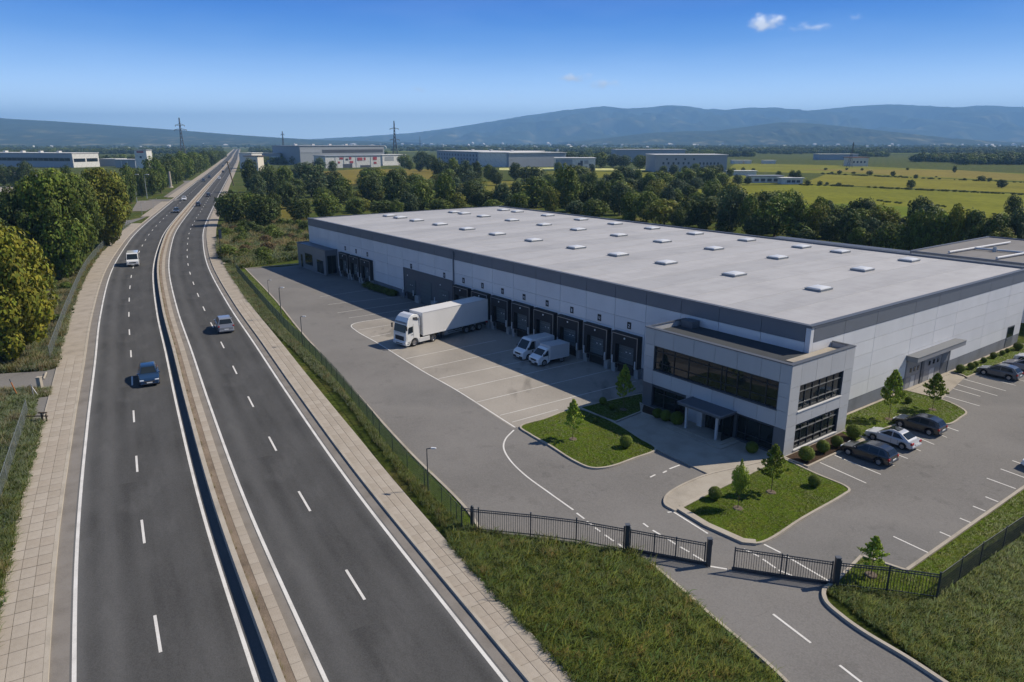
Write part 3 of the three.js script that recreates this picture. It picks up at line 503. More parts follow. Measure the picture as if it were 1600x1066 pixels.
// corner vestibule at the far end of the dock wall
{
  const t = thing('entrance_annex', 'low grey flat-roofed annex at the far left corner of the warehouse', 'annex', BW(-94, 0), BTURN);
  mesh('wall', [span(-6.4, 6.4, 0, 4.25, .08, 2.3)], std('annex_panel', { c: [.17, .178, .19], map: panelTex, r: .4 }), t);
  mesh('end_wall', [span(6.4, 6.5, .1, 4.25, .08, 2.3)], M.officeDark, t); mesh('roof', [span(-6.3, 6.35, 4.25, 4.3, .1, 2.2)], M.trim, t);
  mesh('parapet', [span(-6.5, 6.55, 4.25, 4.42, 2.2, 2.36), span(6.4, 6.56, 4.25, 4.42, .1, 2.2), span(-6.5, -6.35, 4.25, 4.42, .1, 2.2)], M.fascia, t);
  for (const [a, b, y0, y1] of [[-4.9, -4.1, .1, 2.4], [-2.8, .6, .9, 2.9], [2.6, 5.4, .2, 2.4]]) { const w = mesh('window', span(a, b, y0, y1, 2.3, 2.34), M.frame, t); mesh('pane', [span(a + .06, (a + b) / 2 - .03, y0 + .06, y1 - .06, 2.34, 2.35), span((a + b) / 2 + .03, b - .06, y0 + .06, y1 - .06, 2.34, 2.35)], M.glass, w); }
  const w = mesh('window', span(6.5, 6.53, .3, 3.4, .4, 2.0), M.frame, t); mesh('pane', [span(6.53, 6.54, .36, 3.34, .46, 1.17), span(6.53, 6.54, .36, 3.34, 1.23, 1.94)], M.glass, w);
}
// neighbouring low hall behind the warehouse
{
  const t = thing('neighbouring_hall', 'low hall with flat grey felt roof and pipes behind the warehouse back wall', 'hall', BW(-14, -55), BTURN);
  const rf = std('felt_roof', { c: [.2, .195, .19], map: roofTex, r: .9 });
  mesh('wall', [span(-4, 42, 0, 7.2, -26, 0)], M.panelB, t); const r = mesh('roof', [span(-4, 42, 7.2, 7.3, -26, 0)], rf, t);
  mesh('parapet', [span(-4.15, 42.1, 7.2, 7.5, 0, .2), span(-4.15, -3.95, 7.2, 7.5, -26.1, 0), span(-4.15, 42.1, 7.2, 7.5, -26.25, -26.05)], M.fascia, t);
  mesh('pipe', [bar(V(0, 7.55, -2), V(1, 7.55, -20), .16, 8), bar(V(6, 7.55, -1.5), V(7, 7.55, -14), .16, 8), bar(V(.5, 7.55, -9), V(9, 7.55, -10), .16, 8), bar(V(11, 7.55, -3), V(12, 7.55, -18), .14, 8)], M.frameLight, r);
  mesh('vent', [cyl(.3, .22, .7, 3, 7.3, -9, 8), cyl(.35, .3, .6, 8, 7.3, -16, 8)], M.galv, r);
  const lo = mesh('side_roof', [span(-26, -4.2, 6.9, 7.1, -2.2, 0)], M.trim, t); mesh('side_wall', [span(-25.8, -4.2, 0, 6.9, -2.0, -.2)], M.panelB, t);
}
// ---------- office block at the near corner ----------
{
  const t = thing('office_block', 'two storey grey office block with dark ribbon window at the near warehouse corner', 'office building', BC, BTURN), r = rng(99);
  const A0 = -11.8, A1 = 1.95, Z1 = 5.2, Z0 = -3.2, TOP = 7.0;
  mesh('wall', [span(A0 + .1, A1 - .2, 0, 6.5, .12, Z1 - .2), span(.12, A1 - .2, 0, 6.5, Z0 + .1, .12)], M.officeDark, t);
  const front = mesh('front_wall', [span(A0 + .05, A1 - .12, 2.1, 2.12, Z1 - .2, Z1 - .12)], M.trim, t), side = mesh('side_wall', [span(A1 - .2, A1 - .12, 2.1, 2.12, Z0 + .05, Z1 - .12)], M.trim, t);
  const pf = (a, b, y0, y1, m) => mesh('wall_panel', span(a + .012, b - .012, y0 + .01, y1 - .01, Z1 - .2, Z1 + r() * .004), m ?? (r() < .5 ? M.office : M.officeB), front);
  const ps = (z0, z1, y0, y1, m) => mesh('wall_panel', span(A1 - .2, A1 + r() * .004, y0 + .01, y1 - .01, z0 + .012, z1 - .012), m ?? (r() < .5 ? M.office : M.officeB), side);
  // front: panels round a ribbon window (a -10.75..1.05, y 3.5..5.6)
  const cols = [-11.8, -10.75, -8.7, -6.65, -4.6, -2.55, -.5, 1.05, 1.95];
  for (let i = 0; i < cols.length - 1; i++) {
    const a = cols[i], b = cols[i + 1], edge = i === 0 || i === cols.length - 2;
    pf(a, b, 5.6, 6.98); pf(a, b, 2.2, 3.5); if (edge) { pf(a, b, 3.5, 4.55); pf(a, b, 4.55, 5.6); }
  }
  pf(-11.8, -10.75, 0, 2.2, M.officeDark); for (const [a, b] of [[-10.75, -7.1]]) pf(a, b, 0, .25, M.officeDark);
  pf(-7.1, -5.65, 0, 2.2); pf(1.0, 1.95, 0, 2.2, M.officeDark);
  // side: panels round two windows
  const zc = [-3.2, -1.88, .05, 2, 3.95, 5.2];
  for (let i = 0; i < 5; i++) { const a = zc[i], b = zc[i + 1], edge = i === 0 || i === 4; ps(a, b, 5.3, 6.98); ps(a, b, 2.3, 3.3); ps(a, b, 0, .32); if (edge) for (const [y0, y1] of [[.32, 1.3], [1.3, 2.3], [3.3, 4.3], [4.3, 5.3]]) ps(a, b, y0, y1); }
  // windows
  function win(name, along, x0, x1, y0, y1, vs, hs, deep, M0) {
    const w = new THREE.Group(); w.name = name; t.add(w);
    const pc = along === 'x' ? (a, b, c, d, f0, f1) => span(a, b, c, d, Z1 - deep + f0, Z1 - deep + f1) : (a, b, c, d, f0, f1) => span(A1 - deep + f0, A1 - deep + f1, c, d, a, b);
    const xs = [x0, ...vs, x1], ys = [y0, ...hs, y1];
    for (let i = 0; i < xs.length - 1; i++) for (let k = 0; k < ys.length - 1; k++) { const g = pc(xs[i] + .03, xs[i + 1] - .03, ys[k] + .03, ys[k + 1] - .03, 0, .02); mesh('pane', g, M.glass, w); }
    mesh('frame', [pc(x0, x1, y0, y0 + .07, 0, .1), pc(x0, x1, y1 - .07, y1, 0, .1), pc(x0, x0 + .07, y0 + .07, y1 - .07, 0, .1), pc(x1 - .07, x1, y0 + .07, y1 - .07, 0, .1)], M.frame, w);
    for (const x of vs) mesh('mullion', pc(x - .03, x + .03, y0 + .07, y1 - .07, 0, .08), M.frame, w);
    for (const y of hs) mesh('transom', pc(x0 + .07, x1 - .07, y - .022, y + .022, 0, .09), M0, w);
    mesh('reveal', [pc(x0, x1, y1, y1 + .02, 0, deep - .01), pc(x0 - .02, x0, y0, y1, 0, deep - .01), pc(x1, x1 + .02, y0, y1, 0, deep - .01)], M.trim, w);
    mesh('sill', pc(x0 - .05, x1 + .05, y0 - .07, y0, 0, deep + .07), along === 'z' ? M.frameLight : M.trim, w);
  }
  win('ribbon_window', 'x', -10.7, 1.02, 3.5, 5.58, [-9.87, -8.63, -7.13, -5.21, -3.95, -3.53, -2.48, -1.33, 0], [4.15, 5.15], .18, M.frame);
  win('ground_window', 'x', -10.7, -7.12, .28, 2.0, [-9.5, -8.3], [1.5], .18, M.frame);
  win('shop_window', 'x', -2.2, .98, .2, 2.1, [-1.4, -.2], [.75], .18, M.frame);
  win('side_window', 'z', -1.86, 3.93, 3.32, 5.28, [-.85, .12, 1.1, 2.05, 3.0], [3.85, 4.75], .2, M.frameMid);
  win('side_window', 'z', -1.86, 3.93, .34, 2.28, [-.85, .12, 1.1, 2.05, 3.0], [.85, 1.75], .2, M.frameMid);
  // entrance: canopy on two posts, glazed doors, steps
  const en = new THREE.Group(); en.name = 'entrance'; t.add(en);
  mesh('canopy', [span(-6.35, -2.25, 2.12, 2.32, Z1, Z1 + 1.9)], M.trim, en); mesh('canopy_edge', [span(-6.4, -2.2, 2.28, 2.36, Z1 + 1.8, Z1 + 1.94), span(-6.4, -6.3, 2.28, 2.36, Z1, Z1 + 1.8), span(-2.3, -2.2, 2.28, 2.36, Z1, Z1 + 1.8)], M.fascia, en);
  for (const x of [-5.75, -2.85]) mesh('post', span(x - .08, x + .08, .1, 2.12, Z1 + 1.38, Z1 + 1.54), M.office, en);
  mesh('side_screen', [span(-2.5, -2.42, .2, 2.1, Z1, Z1 + 1.3)], M.glass, en); mesh('inner_wall', [span(-5.6, -5.1, .1, 2.1, Z1 - .1, Z1 + .35)], M.office, en);
  for (const [a, b] of [[-5.05, -3.85], [-3.78, -2.6]]) { const d = mesh('glass_door', [span(a, a + .07, .2, 2.1, Z1 - .1, Z1 - .02), span(b - .07, b, .2, 2.1, Z1 - .1, Z1 - .02), span(a + .07, b - .07, 2.02, 2.1, Z1 - .1, Z1 - .02)], M.frame, en); mesh('pane', span(a + .07, b - .07, .2, 2.02, Z1 - .08, Z1 - .05), M.glass, d); mesh('handle', span((a === -5.05 ? b - .16 : a + .12), (a === -5.05 ? b - .12 : a + .16), .8, 1.3, Z1 - .02, Z1 + .04), M.steel, d); }
  mesh('step', [span(-6.6, -2.0, .1, .2, Z1 + .02, Z1 + 1.9)], M.walkway, en); mesh('step', [span(-7.0, -1.6, .1, .15, Z1 + .02, Z1 + 2.5)], M.walkway, en);
  // flat roof with parapet
  const rf = mesh('roof', [span(A0 + .2, A1 - .2, 6.5, 6.56, .1, Z1 - .2), span(.12, A1 - .2, 6.5, 6.56, Z0 + .2, .1)], std('roof_felt', { c: [.06, .065, .07], map: roofTex, r: .9 }), t);
  mesh('parapet', [span(A0, A1 - .2, 6.5, 7.0, Z1 - .35, Z1 - .2), span(A1 - .35, A1 - .2, 6.5, 7.0, Z0 + .15, Z1 - .35), span(A0, A0 + .15, 6.5, 7.0, .12, Z1 - .35), span(.12, A1 - .35, 6.5, 7.0, Z0, Z0 + .15)], M.office, rf);
  mesh('coping', [span(A0 - .03, A1 + .04, 7.0, 7.05, Z1 - .38, Z1 + .04), span(A1 - .38, A1 + .04, 7.0, 7.05, Z0 - .03, Z1 - .38), span(A0 - .03, A0 + .2, 7.0, 7.05, .12, Z1 - .38), span(.12, A1 - .38, 7.0, 7.05, Z0 - .03, Z0 + .2)], M.trim, rf);
  mesh('end_wall', [span(A0, A0 + .1, 0, 6.99, .08, Z1 - .2)], M.officeB, t); mesh('back_wall', [span(.1, A1 - .2, 0, 6.99, Z0, Z0 + .1)], M.officeB, t);
  mesh('roof_ledge', [span(.14, A1 - .4, 6.56, 6.62, Z0 + .2, 3.2)], M.walkway, rf);
  mesh('roof_box', [span(-11.3, -10.1, 6.56, 7.15, .3, 1.3)], M.officeDark, rf);
}
// ---------- fences and gates ----------
function wireFence(name, label, pts, H, mat, postMat, sp = 2.5, pitch = .07, group) {
  const t = thing(name, label, 'fence', pts[0]), o = pts[0], loc = pts.map(p => p.clone().sub(o));
  const post = metreUV(merge([cyl(.032, .032, H + .06, 0, 0, 0, 6), cyl(.05, .02, .03, 0, H + .05, 0, 6)]));
  for (let i = 0; i < loc.length - 1; i++) {
    const a = loc[i], b = loc[i + 1], L = a.distanceTo(b), n = Math.max(1, Math.round(L / sp)), d = b.clone().sub(a).normalize();
    for (let k = 0; k < n; k++) {
      const p = a.clone().lerp(b, k / n), q = a.clone().lerp(b, (k + 1) / n), w = p.distanceTo(q);
      shared('post', post, postMat, t, p);
      const gs = []; for (let x = pitch; x < w; x += pitch) { const c = p.clone().addScaledVector(d, x); gs.push(bar(V(c.x, .06, c.z), V(c.x, H, c.z), .0065, 3)); }
      for (let y = .08; y <= H; y += .17) gs.push(bar(V(p.x, y, p.z), V(q.x, y, q.z), .0065, 3));
      mesh('wire_panel', gs, mat, t);
      mesh('rail', bar(V(p.x, H, p.z), V(q.x, H, q.z), .02, 5), postMat, t);
    }
  }
  shared('post', post, postMat, t, loc[loc.length - 1]); return t;
}
wireFence('mesh_fence', 'long green wire mesh fence between the highway verge and the warehouse yard', smooth(px([[370, 425], [443, 511], [512, 580], [574, 655], [629, 725], [698, 799], [722, 826]]), 16), 1.3, M.fenceGreen, M.fenceGreen, 2.4, .065);
wireFence('mesh_fence', 'dark green wire fence closing the far end of the yard by the annex', px([[366, 414], [430, 409], [484, 404]]), 1.5, M.fenceGreen, M.railing, 2.8, .12);
wireFence('mesh_fence', 'dark mesh fence running diagonally along the rough grass at lower right', px([[1463, 936], [1530, 885], [1600, 836], [1680, 782]]), 1.42, M.railing, M.railing, 2.5, .05);
wireFence('mesh_fence', 'grey wire fence beside the left footway below the big trees', smooth(px([[79, 563], [108, 482], [135, 421], [159, 391], [179, 370], [203, 353.5]]), 12), 1.5, M.fenceGrey, M.fenceGrey, 3, .2);
wireFence('mesh_fence', 'leaning grey wire fence in the grass at the left edge', px([[44, 650], [27, 705], [-6, 812]]), 1.35, M.fenceGrey, M.fenceGrey, 2.6, .16);
// steel bar fences and gates
const barG = metreUV(box(.022, 1, .022));
function barPanel(t, p, q, H, y0, sp, mats = M.railing) {   // posts excluded
  const L = p.distanceTo(q), d = q.clone().sub(p).normalize(), ry = Math.atan2(-d.z, d.x), n = Math.round(L / sp);
  for (let k = 1; k < n; k++) { const c = p.clone().addScaledVector(d, L * k / n), b = shared('bar', barG, mats, t, [c.x, (y0 + H) / 2, c.z], ry); b.scale.y = H - y0; }
  for (const y of [y0 + .05, H - .16, H - .03]) { const g = box(L, .045, .04, 0, 0, 0); g.rotateY(ry); g.translate((p.x + q.x) / 2, y, (p.z + q.z) / 2); mesh('rail', g, mats, t); }
}
function barFence(name, label, pts, sp) {
  const o = pts[0].clone(), t = thing(name, label, 'fence', o), l = pts.map(p => p.clone().sub(o));
  const post = metreUV(merge([box(.07, 1.5, .07, 0, .75, 0), box(.09, .03, .09, 0, 1.515, 0)]));
  l.forEach((p, i) => { shared('post', post, M.railing, t, p); if (i) barPanel(t, l[i - 1], p, 1.4, .08, sp); }); return t;
}
barFence('bar_fence', 'dark steel bar fence from the highway corner to the sliding gate', px([[722, 827], [748, 830], [829, 838], [900, 847], [974, 861]]), .13);
barFence('bar_fence', 'dark steel bar fence from the right gate post to the diagonal mesh fence', px([[1309, 917], [1385, 925], [1463, 936]]), .14);
function gate(label, a, b, mids, endPost) {
  const o = a.clone(), q = b.clone().sub(a), d = q.clone().normalize(), ry = Math.atan2(-d.z, d.x), L = q.length(), t = thing('sliding_gate', label, 'gate', o, ry);
  const st = [0, ...mids.map(m => m * L), L];
  for (let i = 0; i < st.length - 1; i++) barPanel(t, V(st[i], 0, 0), V(st[i + 1], 0, 0), 1.38, .16, .125);
  for (const x of st) mesh('stile', span(x - .035, x + .035, .1, 1.42, -.035, .035), M.railing, t);
  mesh('bottom_beam', span(-.1, L + .1, .08, .2, -.06, .06), M.railing, t); mesh('track', span(-.3, L + .3, .0, .035, -.16, .16), M.gutter, t);
  mesh('wheel', [.5, L - .5].map(x => cyl(.07, .07, .05, 0, -.025, 0, 10).rotateX(Math.PI / 2).translate(x, .07, 0)), M.steel, t);
  return t;
}
gate('left leaf of the dark bar gate across the entrance road', G(984, 862), G(1100, 884), [.33, .62]);
gate('right leaf of the dark bar gate, its top rail ending at the car park post', G(1146, 892), G(1297, 915), [.49, .54]);
for (const [u, v, l] of [[979, 862, 'thick dark gate post at the left end of the left gate leaf'], [1106, 885, 'thick dark gate post at the open end of the left gate leaf'], [1304, 916, 'thick dark gate post where the right gate leaf meets the bar fence']]) {
  const t = thing('gate_post', l, 'gate post', G(u, v)); mesh('post', span(-.11, .11, 0, 1.66, -.11, .11), M.railing, t); mesh('cap', span(-.13, .13, 1.66, 1.7, -.13, .13), M.trim, t); mesh('guide_roller', [cyl(.04, .04, .25, .14, 1.3, 0, 8)], M.steel, t);
}
{ const t = thing('road_bollard', 'short dark rounded post by the corner of mesh and bar fences', 'post', G(738, 822)); mesh('post', [cyl(.1, .1, 1.25, 0, 0, 0, 12)], M.railing, t); mesh('cap', new THREE.SphereGeometry(.1, 12, 8).translate(0, 1.25, 0), M.railing, t); }

// ---------- lamps, poles ----------
function lampPost(label, p, h, turn, arm = .45, mat = M.galv, group) {
  const t = thing('street_lamp', label, 'street lamp', p, turn, group);
  mesh('pole', [cyl(.05 * h / 3.2, .032 * h / 3.2, h, 0, 0, 0, 8)], mat, t); mesh('base', [cyl(.11, .09, .12, 0, 0, 0, 8)], mat, t);
  mesh('arm', [bar(V(0, h - .03, 0), V(arm, h + .06, 0), .022 * h / 3.2 + .01, 6)], mat, t);
  const hd = mesh('lamp_head', rbox(.42 * h / 3.6, .08 * h / 3.2, .17 * h / 3.2, .02, arm + .1, h + .06, 0), M.frameLight, t); mesh('lens', span(arm - .05, arm + .25, h + .0, h + .02, -.06, .06), M.lampGlass, hd);
  return t;
}
for (const [u, vb, vt, l] of [[669, 767, 701, 'slim lamp post nearest the gate on the grass strip'], [473, 541, 495, 'slim lamp post second from the gate beside the yard kerb'], [440, 499, 450, 'slim lamp post third along the yard kerb, opposite the parked truck bays'], [420, 462, 438, 'small lamp post farthest along the yard kerb near the far corner']]) { const p = G(u, vb); lampPost(l, p, heightAt(p, vt), -.15, .35, M.railing); }
[[214, 317, 273, 'tall leaning grey lamp post left of the side road'], [230, 311, 273, 'tall grey lamp post beside the side road mouth'], [222, 335, 316, 'thin pole on the grass island by the first side road'], [240, 326, 311, 'thin pole on the paved island left of the highway'], [290, 281, 266, 'lamp post on the left verge before the tree avenue'], [302, 271, 256, 'lamp post farthest along the left verge']].forEach(([u, vb, vt, l]) => { const p = G(u, vb); lampPost(l, p, heightAt(p, vt), 0, 1.2); });
{ const p = G(267, 293), h = heightAt(p, 268), t = thing('concrete_mast', 'pale thick concrete mast beside the left trees', 'mast', p); mesh('pole', [cyl(.75, .5, h, 0, 0, 0, 8)], M.walkway, t); mesh('base', [cyl(1.3, 1, .5, 0, 0, 0, 8)], M.walkway, t); }
{ const p = G(365, 290), h = heightAt(p, 252), t = thing('utility_pole', 'dark leaning utility pole on the right of the far highway', 'pole', p); mesh('pole', bar(V(0, 0, 0), V(-2.2, h, 0), .28, 6), M.bark, t); mesh('cross_arm', span(-3.4, -1, h - .9, h - .7, -.1, .1), M.bark, t); }
{ const p = G(346, 405), h = heightAt(p, 352), t = thing('sign_pole', 'thin roadside pole with a small hanging banner by the right footway', 'pole', p); mesh('pole', [cyl(.06, .045, h, 0, 0, 0, 6)], M.railing, t); mesh('banner', span(.06, .5, h - 2.6, h - .9, -.015, .015), M.officeDark, t); mesh('bracket', span(0, .55, h - .9, h - .86, -.02, .02), M.railing, t); }
[[346, 388], [337, 371], [336, 383], [357, 398], [349, 412]].forEach(([u, v], i) => { const g = new THREE.DodecahedronGeometry(.5, 1), q = g.attributes.position, r = rng(i + 3); for (let k = 0; k < q.count; k++) q.setXYZ(k, q.getX(k) * 1.3, q.getY(k) * .55, q.getZ(k)); g.computeVertexNormals(); const m = mesh('boulder', g, M.walkway); m.position.copy(G(u, v, .15)); m.rotation.y = i * 1.7; m.scale.setScalar(.7 + .2 * r()); tag(m, 'pale boulder on the grass beside the right footway', 'boulder', 'pale boulders on the right verge'); });
// marker posts by the left driveway
{ const t = thing('marker_post', 'leaning orange and dark marker post on the grass by the left driveway', 'post', G(27, 618)); mesh('post', bar(V(0, 0, 0), V(-.35, 1.25, 0), .05, 6), std('orange_paint', { c: [.3, .1, .02], r: .7 }), t); mesh('tip', bar(V(-.35, 1.25, 0), V(-.44, 1.55, 0), .05, 6), M.trim, t); }
{ const t = thing('marker_post', 'grey forked post standing at the edge of the left driveway', 'post', G(52, 619)); mesh('post', bar(V(0, 0, 0), V(0, 1.1, 0), .05, 6), M.galv, t); mesh('stay', bar(V(0, .9, 0), V(.6, 0, .15), .03, 6), M.frameLight, t); }
{ const t = thing('timber_barrier', 'small brown timber barrier at the edge of the left paved patch', 'barrier', G(67, 660)); mesh('post', [span(-.06, .06, 0, .85, -.06, .06), span(.3, .38, 0, .7, -.05, .05)], M.bark, t); mesh('rail', [span(-1.3, .5, .5, .58, -.03, .03), span(-.25, .45, .78, .88, -.07, .07)], M.bark, t); }
{ const t = thing('gate_pier', 'grey block pier beside the left driveway mouth', 'pier', G(63, 606)); mesh('pier', span(-.18, .18, 0, 1.0, -.18, .18), M.walkway, t); mesh('cap', span(-.22, .22, 1, 1.06, -.22, .22), M.kerb, t); }
[[[27, 578], [54, 574]], [[68, 594], [72, 584]], [[80, 565], [97, 562]], [[70, 614], [77, 613]]].forEach(([a, b]) => { const P = G(...a), Q = G(...b), m = mesh('edging_stone', [bar(V(0, .1, 0), Q.clone().sub(P).setY(.1), .11, 5)], M.walkway); m.position.copy(P); tag(m, 'pale edging stone lying along the left driveway', 'edging stone', 'edging stones by the left driveway'); });

// ---------- plants ----------
const leafMat = (n, c) => leafy(n, c.map(x => x * 1.38), .75, .3);
const LM = { dark: leafMat('leaf_dark', [.048, .07, .016]), mid: leafMat('leaf_mid', [.078, .108, .018]), olive: leafMat('leaf_olive', [.075, .108, .016]), yellow: leafMat('leaf_yellow', [.125, .135, .014]), gold: leafMat('leaf_gold', [.115, .13, .018]), blue: leafMat('leaf_bluegreen', [.05, .075, .032]), young: leafMat('leaf_young', [.165, .225, .028]), box: leafMat('leaf_box', [.075, .105, .014]), brown: leafMat('leaf_brown', [.1, .075, .035]) };
// crown: lobes of leaves spread through the volume; unit tree of height 1 and crown width 1
function crownGeo(seed, nLobe, nLeaf, leaf, opt = {}) {
  const r = rng(seed), { cy = .57, ry = .44, rx = .5, cone = 0, lobeR = .2, droop = .3, fill = .35 } = opt, lobes = [];
  for (let i = 0; i < nLobe; i++) {
    const t = (i + .5) / nLobe, ph = Math.acos(1 - 2 * t), az = i * 2.39996 + r() * .8, k = .5 + .52 * r();
    let y = Math.cos(ph), w = Math.sin(ph); const taper = 1 - cone * (y * .5 + .5);
    const R = lobeR * (.7 + .6 * r()) * (1 - .45 * cone * (y * .5 + .5));
    lobes.push([Math.cos(az) * w * (rx - R * .7) * k * taper * (cone ? 1.25 : 1), cy + y * (ry - R * .7) * (.8 + .25 * r()), Math.sin(az) * w * (rx - R * .7) * k * taper * (cone ? 1.25 : 1), R, .68 + .62 * r()]);
  }
  const pos = new Float32Array(nLeaf * 18), nor = new Float32Array(nLeaf * 18), col = new Float32Array(nLeaf * 18), a = V(), t1 = V(), t2 = V(), n = V();
  for (let i = 0; i < nLeaf; i++) {
    const L = lobes[Math.floor(r() * nLobe)], u = 2 * r() - 1, az = r() * 6.2832, w = Math.sqrt(1 - u * u), rad = L[3] * (r() < fill ? Math.cbrt(r()) : .82 + .26 * r());
    n.set(Math.cos(az) * w, u, Math.sin(az) * w);
    const c = V(L[0] + n.x * rad, L[1] + n.y * rad * .85, L[2] + n.z * rad);
    const out = n.clone().multiplyScalar(.8).add(V(r() - .5, r() * .9 - droop, r() - .5).multiplyScalar(1.25)).normalize();
    t1.set(r() - .5, r() - .5, r() - .5).cross(out).normalize(); t2.crossVectors(out, t1);
    const s = leaf * (.6 + .8 * r()), e = s * (.45 + .25 * r()), f = s * .25;
    const P = [c.clone().addScaledVector(t1, -s), c.clone().addScaledVector(t2, -e).addScaledVector(out, f), c.clone().addScaledVector(t1, s), c.clone().addScaledVector(t2, e).addScaledVector(out, f)];
    const sn = out.clone().multiplyScalar(.6).addScaledVector(n, .4).normalize(), q = (.72 + .56 * r()) * L[4], hue = r();
    [0, 1, 2, 0, 2, 3].forEach((k, j) => { const o = i * 18 + j * 3; pos[o] = P[k].x; pos[o + 1] = P[k].y; pos[o + 2] = P[k].z; nor[o] = sn.x; nor[o + 1] = sn.y; nor[o + 2] = sn.z; col[o] = q * (.85 + .4 * hue); col[o + 1] = q; col[o + 2] = q * (.8 + .3 * r()); });
  }
  const g = new THREE.BufferGeometry(); g.setAttribute('position', new THREE.BufferAttribute(pos, 3)); g.setAttribute('normal', new THREE.BufferAttribute(nor, 3)); g.setAttribute('color', new THREE.BufferAttribute(col, 3)); return g;
}
function trunkGeo(seed, th = .03, top = .72, limbs = 6, spread = .3) {
  const r = rng(seed), g = [cyl(th, th * .35, top, 0, -.01, 0, 7), cyl(th * 1.7, th, .04, 0, -.012, 0, 7)];
  for (let i = 0; i < limbs; i++) { const y = .2 + .45 * i / limbs, a = i * 2.4 + r(), l = spread * (.7 + .5 * r()); g.push(bar(V(0, y, 0), V(Math.cos(a) * l, y + l * (.6 + .5 * r()), Math.sin(a) * l), th * .28, 4)); }
  return metreUV(merge(g));
}
const TR = [0, 1, 2].map(i => trunkGeo(500 + i));
const NEAR = [0, 1, 2].map(i => crownGeo(20 + i, 60, 16000, .02, { lobeR: .135, ry: .49, cy: .51 }));
const MIDC = [crownGeo(30, 26, 3000, .034, { lobeR: .18, ry: .49, cy: .51 }), crownGeo(31, 22, 3000, .034, { lobeR: .19, ry: .5, cy: .5 }), crownGeo(32, 34, 3000, .033, { lobeR: .15, ry: .48, cy: .52 }), crownGeo(33, 18, 2400, .034, { lobeR: .2, ry: .48, cy: .52, cone: .35 }), crownGeo(34, 24, 2400, .035, { lobeR: .2, ry: .5, cy: .5 })];
const FARC = [0, 1, 2].map(i => crownGeo(40 + i, 14, 520, .07, { lobeR: .24, ry: .49, cy: .5 }));
const BUSHC = [0, 1, 2].map(i => crownGeo(50 + i, 20, 2000, .045, { lobeR: .22, cy: .42, ry: .52, rx: .5 }));
const FARB = [0, 1].map(i => crownGeo(60 + i, 10, 320, .09, { lobeR: .26, cy: .42, ry: .52 }));
let tn = 0;
function plant(name, label, cat, group, p, w, h, crown, mat, trunk, rot) {
  const t = thing(name, label, cat, p, rot ?? rnd(0, 6.28), group);
  const c = shared('crown', crown, mat, t); c.scale.set(w, h, w * (.9 + .2 * R0()));
  if (trunk) { const k = shared('trunk', trunk, M.bark, t); k.scale.set(Math.max(w * .8, h * .55), h, Math.max(w * .8, h * .55)); }
  return t;
}
// a tree read off the photograph: u, top v, base v, width in pixels
function treeAt(u, vt, vb, wpx, mat, label, group, kind = MIDC, name = 'tree') {
  const p = G(u, vb), jig = group && vb > 290 ? .82 + .36 * ((tn * 7919 % 97) / 97) : 1, h = heightAt(p, vt) * jig, w = wpx * depthOf(p) / FOCAL * (jig > 1 ? .86 : 1.05); tn++;
  return plant(name, label, name === 'bush' ? 'bush' : 'tree', group, p, w, h, kind[tn % kind.length], mat, name === 'bush' ? null : TR[tn % 3]);
}
// left side, large
treeAt(22, 338, 566, 150, LM.yellow, 'large yellow green tree at the left edge, nearest the driveway', null, NEAR);
treeAt(-40, 350, 560, 130, LM.gold, 'green tree half hidden at the left frame edge behind the yellow tree', null, NEAR);
treeAt(96, 258, 436, 112, LM.olive, 'tall dark green tree behind the yellow one, left of the wire fence', null, NEAR);
treeAt(168, 258, 384, 84, LM.gold, 'big tree with golden green right side next to the highway bend', null, NEAR);
treeAt(48, 290, 440, 84, LM.dark, 'dark shaded tree between the yellow tree and the tall green one', null, NEAR);
treeAt(128, 266, 400, 70, LM.mid, 'mid green tree squeezed between the two tallest left trees', null, NEAR);
treeAt(18, 296, 400, 70, LM.mid, 'bushy green tree at the left edge above the yellow crown', null, NEAR);
treeAt(62, 272, 380, 62, LM.olive, 'green tree crown showing between the left building and the tall tree', null, NEAR);
const gL = 'trees in front of the long white building on the left';
[[24, 252, 292, 26], [44, 254, 292, 30], [8, 256, 290, 22], [80, 262, 310, 38], [112, 258, 318, 30]].forEach(a => treeAt(...a, LM.dark, 'dark round tree in front of the long white building', gL));
const gA = 'row of trees along the left side of the highway';
[[186, 262, 330, 40], [205, 264, 318, 34], [222, 262, 308, 30], [238, 258, 305, 34], [252, 256, 302, 32], [262, 248, 292, 34], [276, 246, 287, 34], [290, 240, 281, 34], [300, 240, 276, 28], [309, 238, 270, 24], [318, 238, 266, 22], [326, 236, 261, 20], [333, 236, 257, 18], [339, 235, 253, 15], [345, 235, 250, 13], [350, 235, 247, 10], [244, 244, 290, 36], [268, 240, 280, 30], [286, 236, 272, 26], [304, 235, 264, 24], [320, 234, 257, 18], [334, 234, 251, 14]].forEach((a, i) => treeAt(...a, [LM.mid, LM.olive, LM.dark][i % 3], ['mid green', 'olive', 'dark'][i % 3] + ' tree in the row left of the highway, ' + (a[2] > 285 ? 'near the side roads' : a[2] > 262 ? 'midway along the row' : 'towards its far end'), gA));
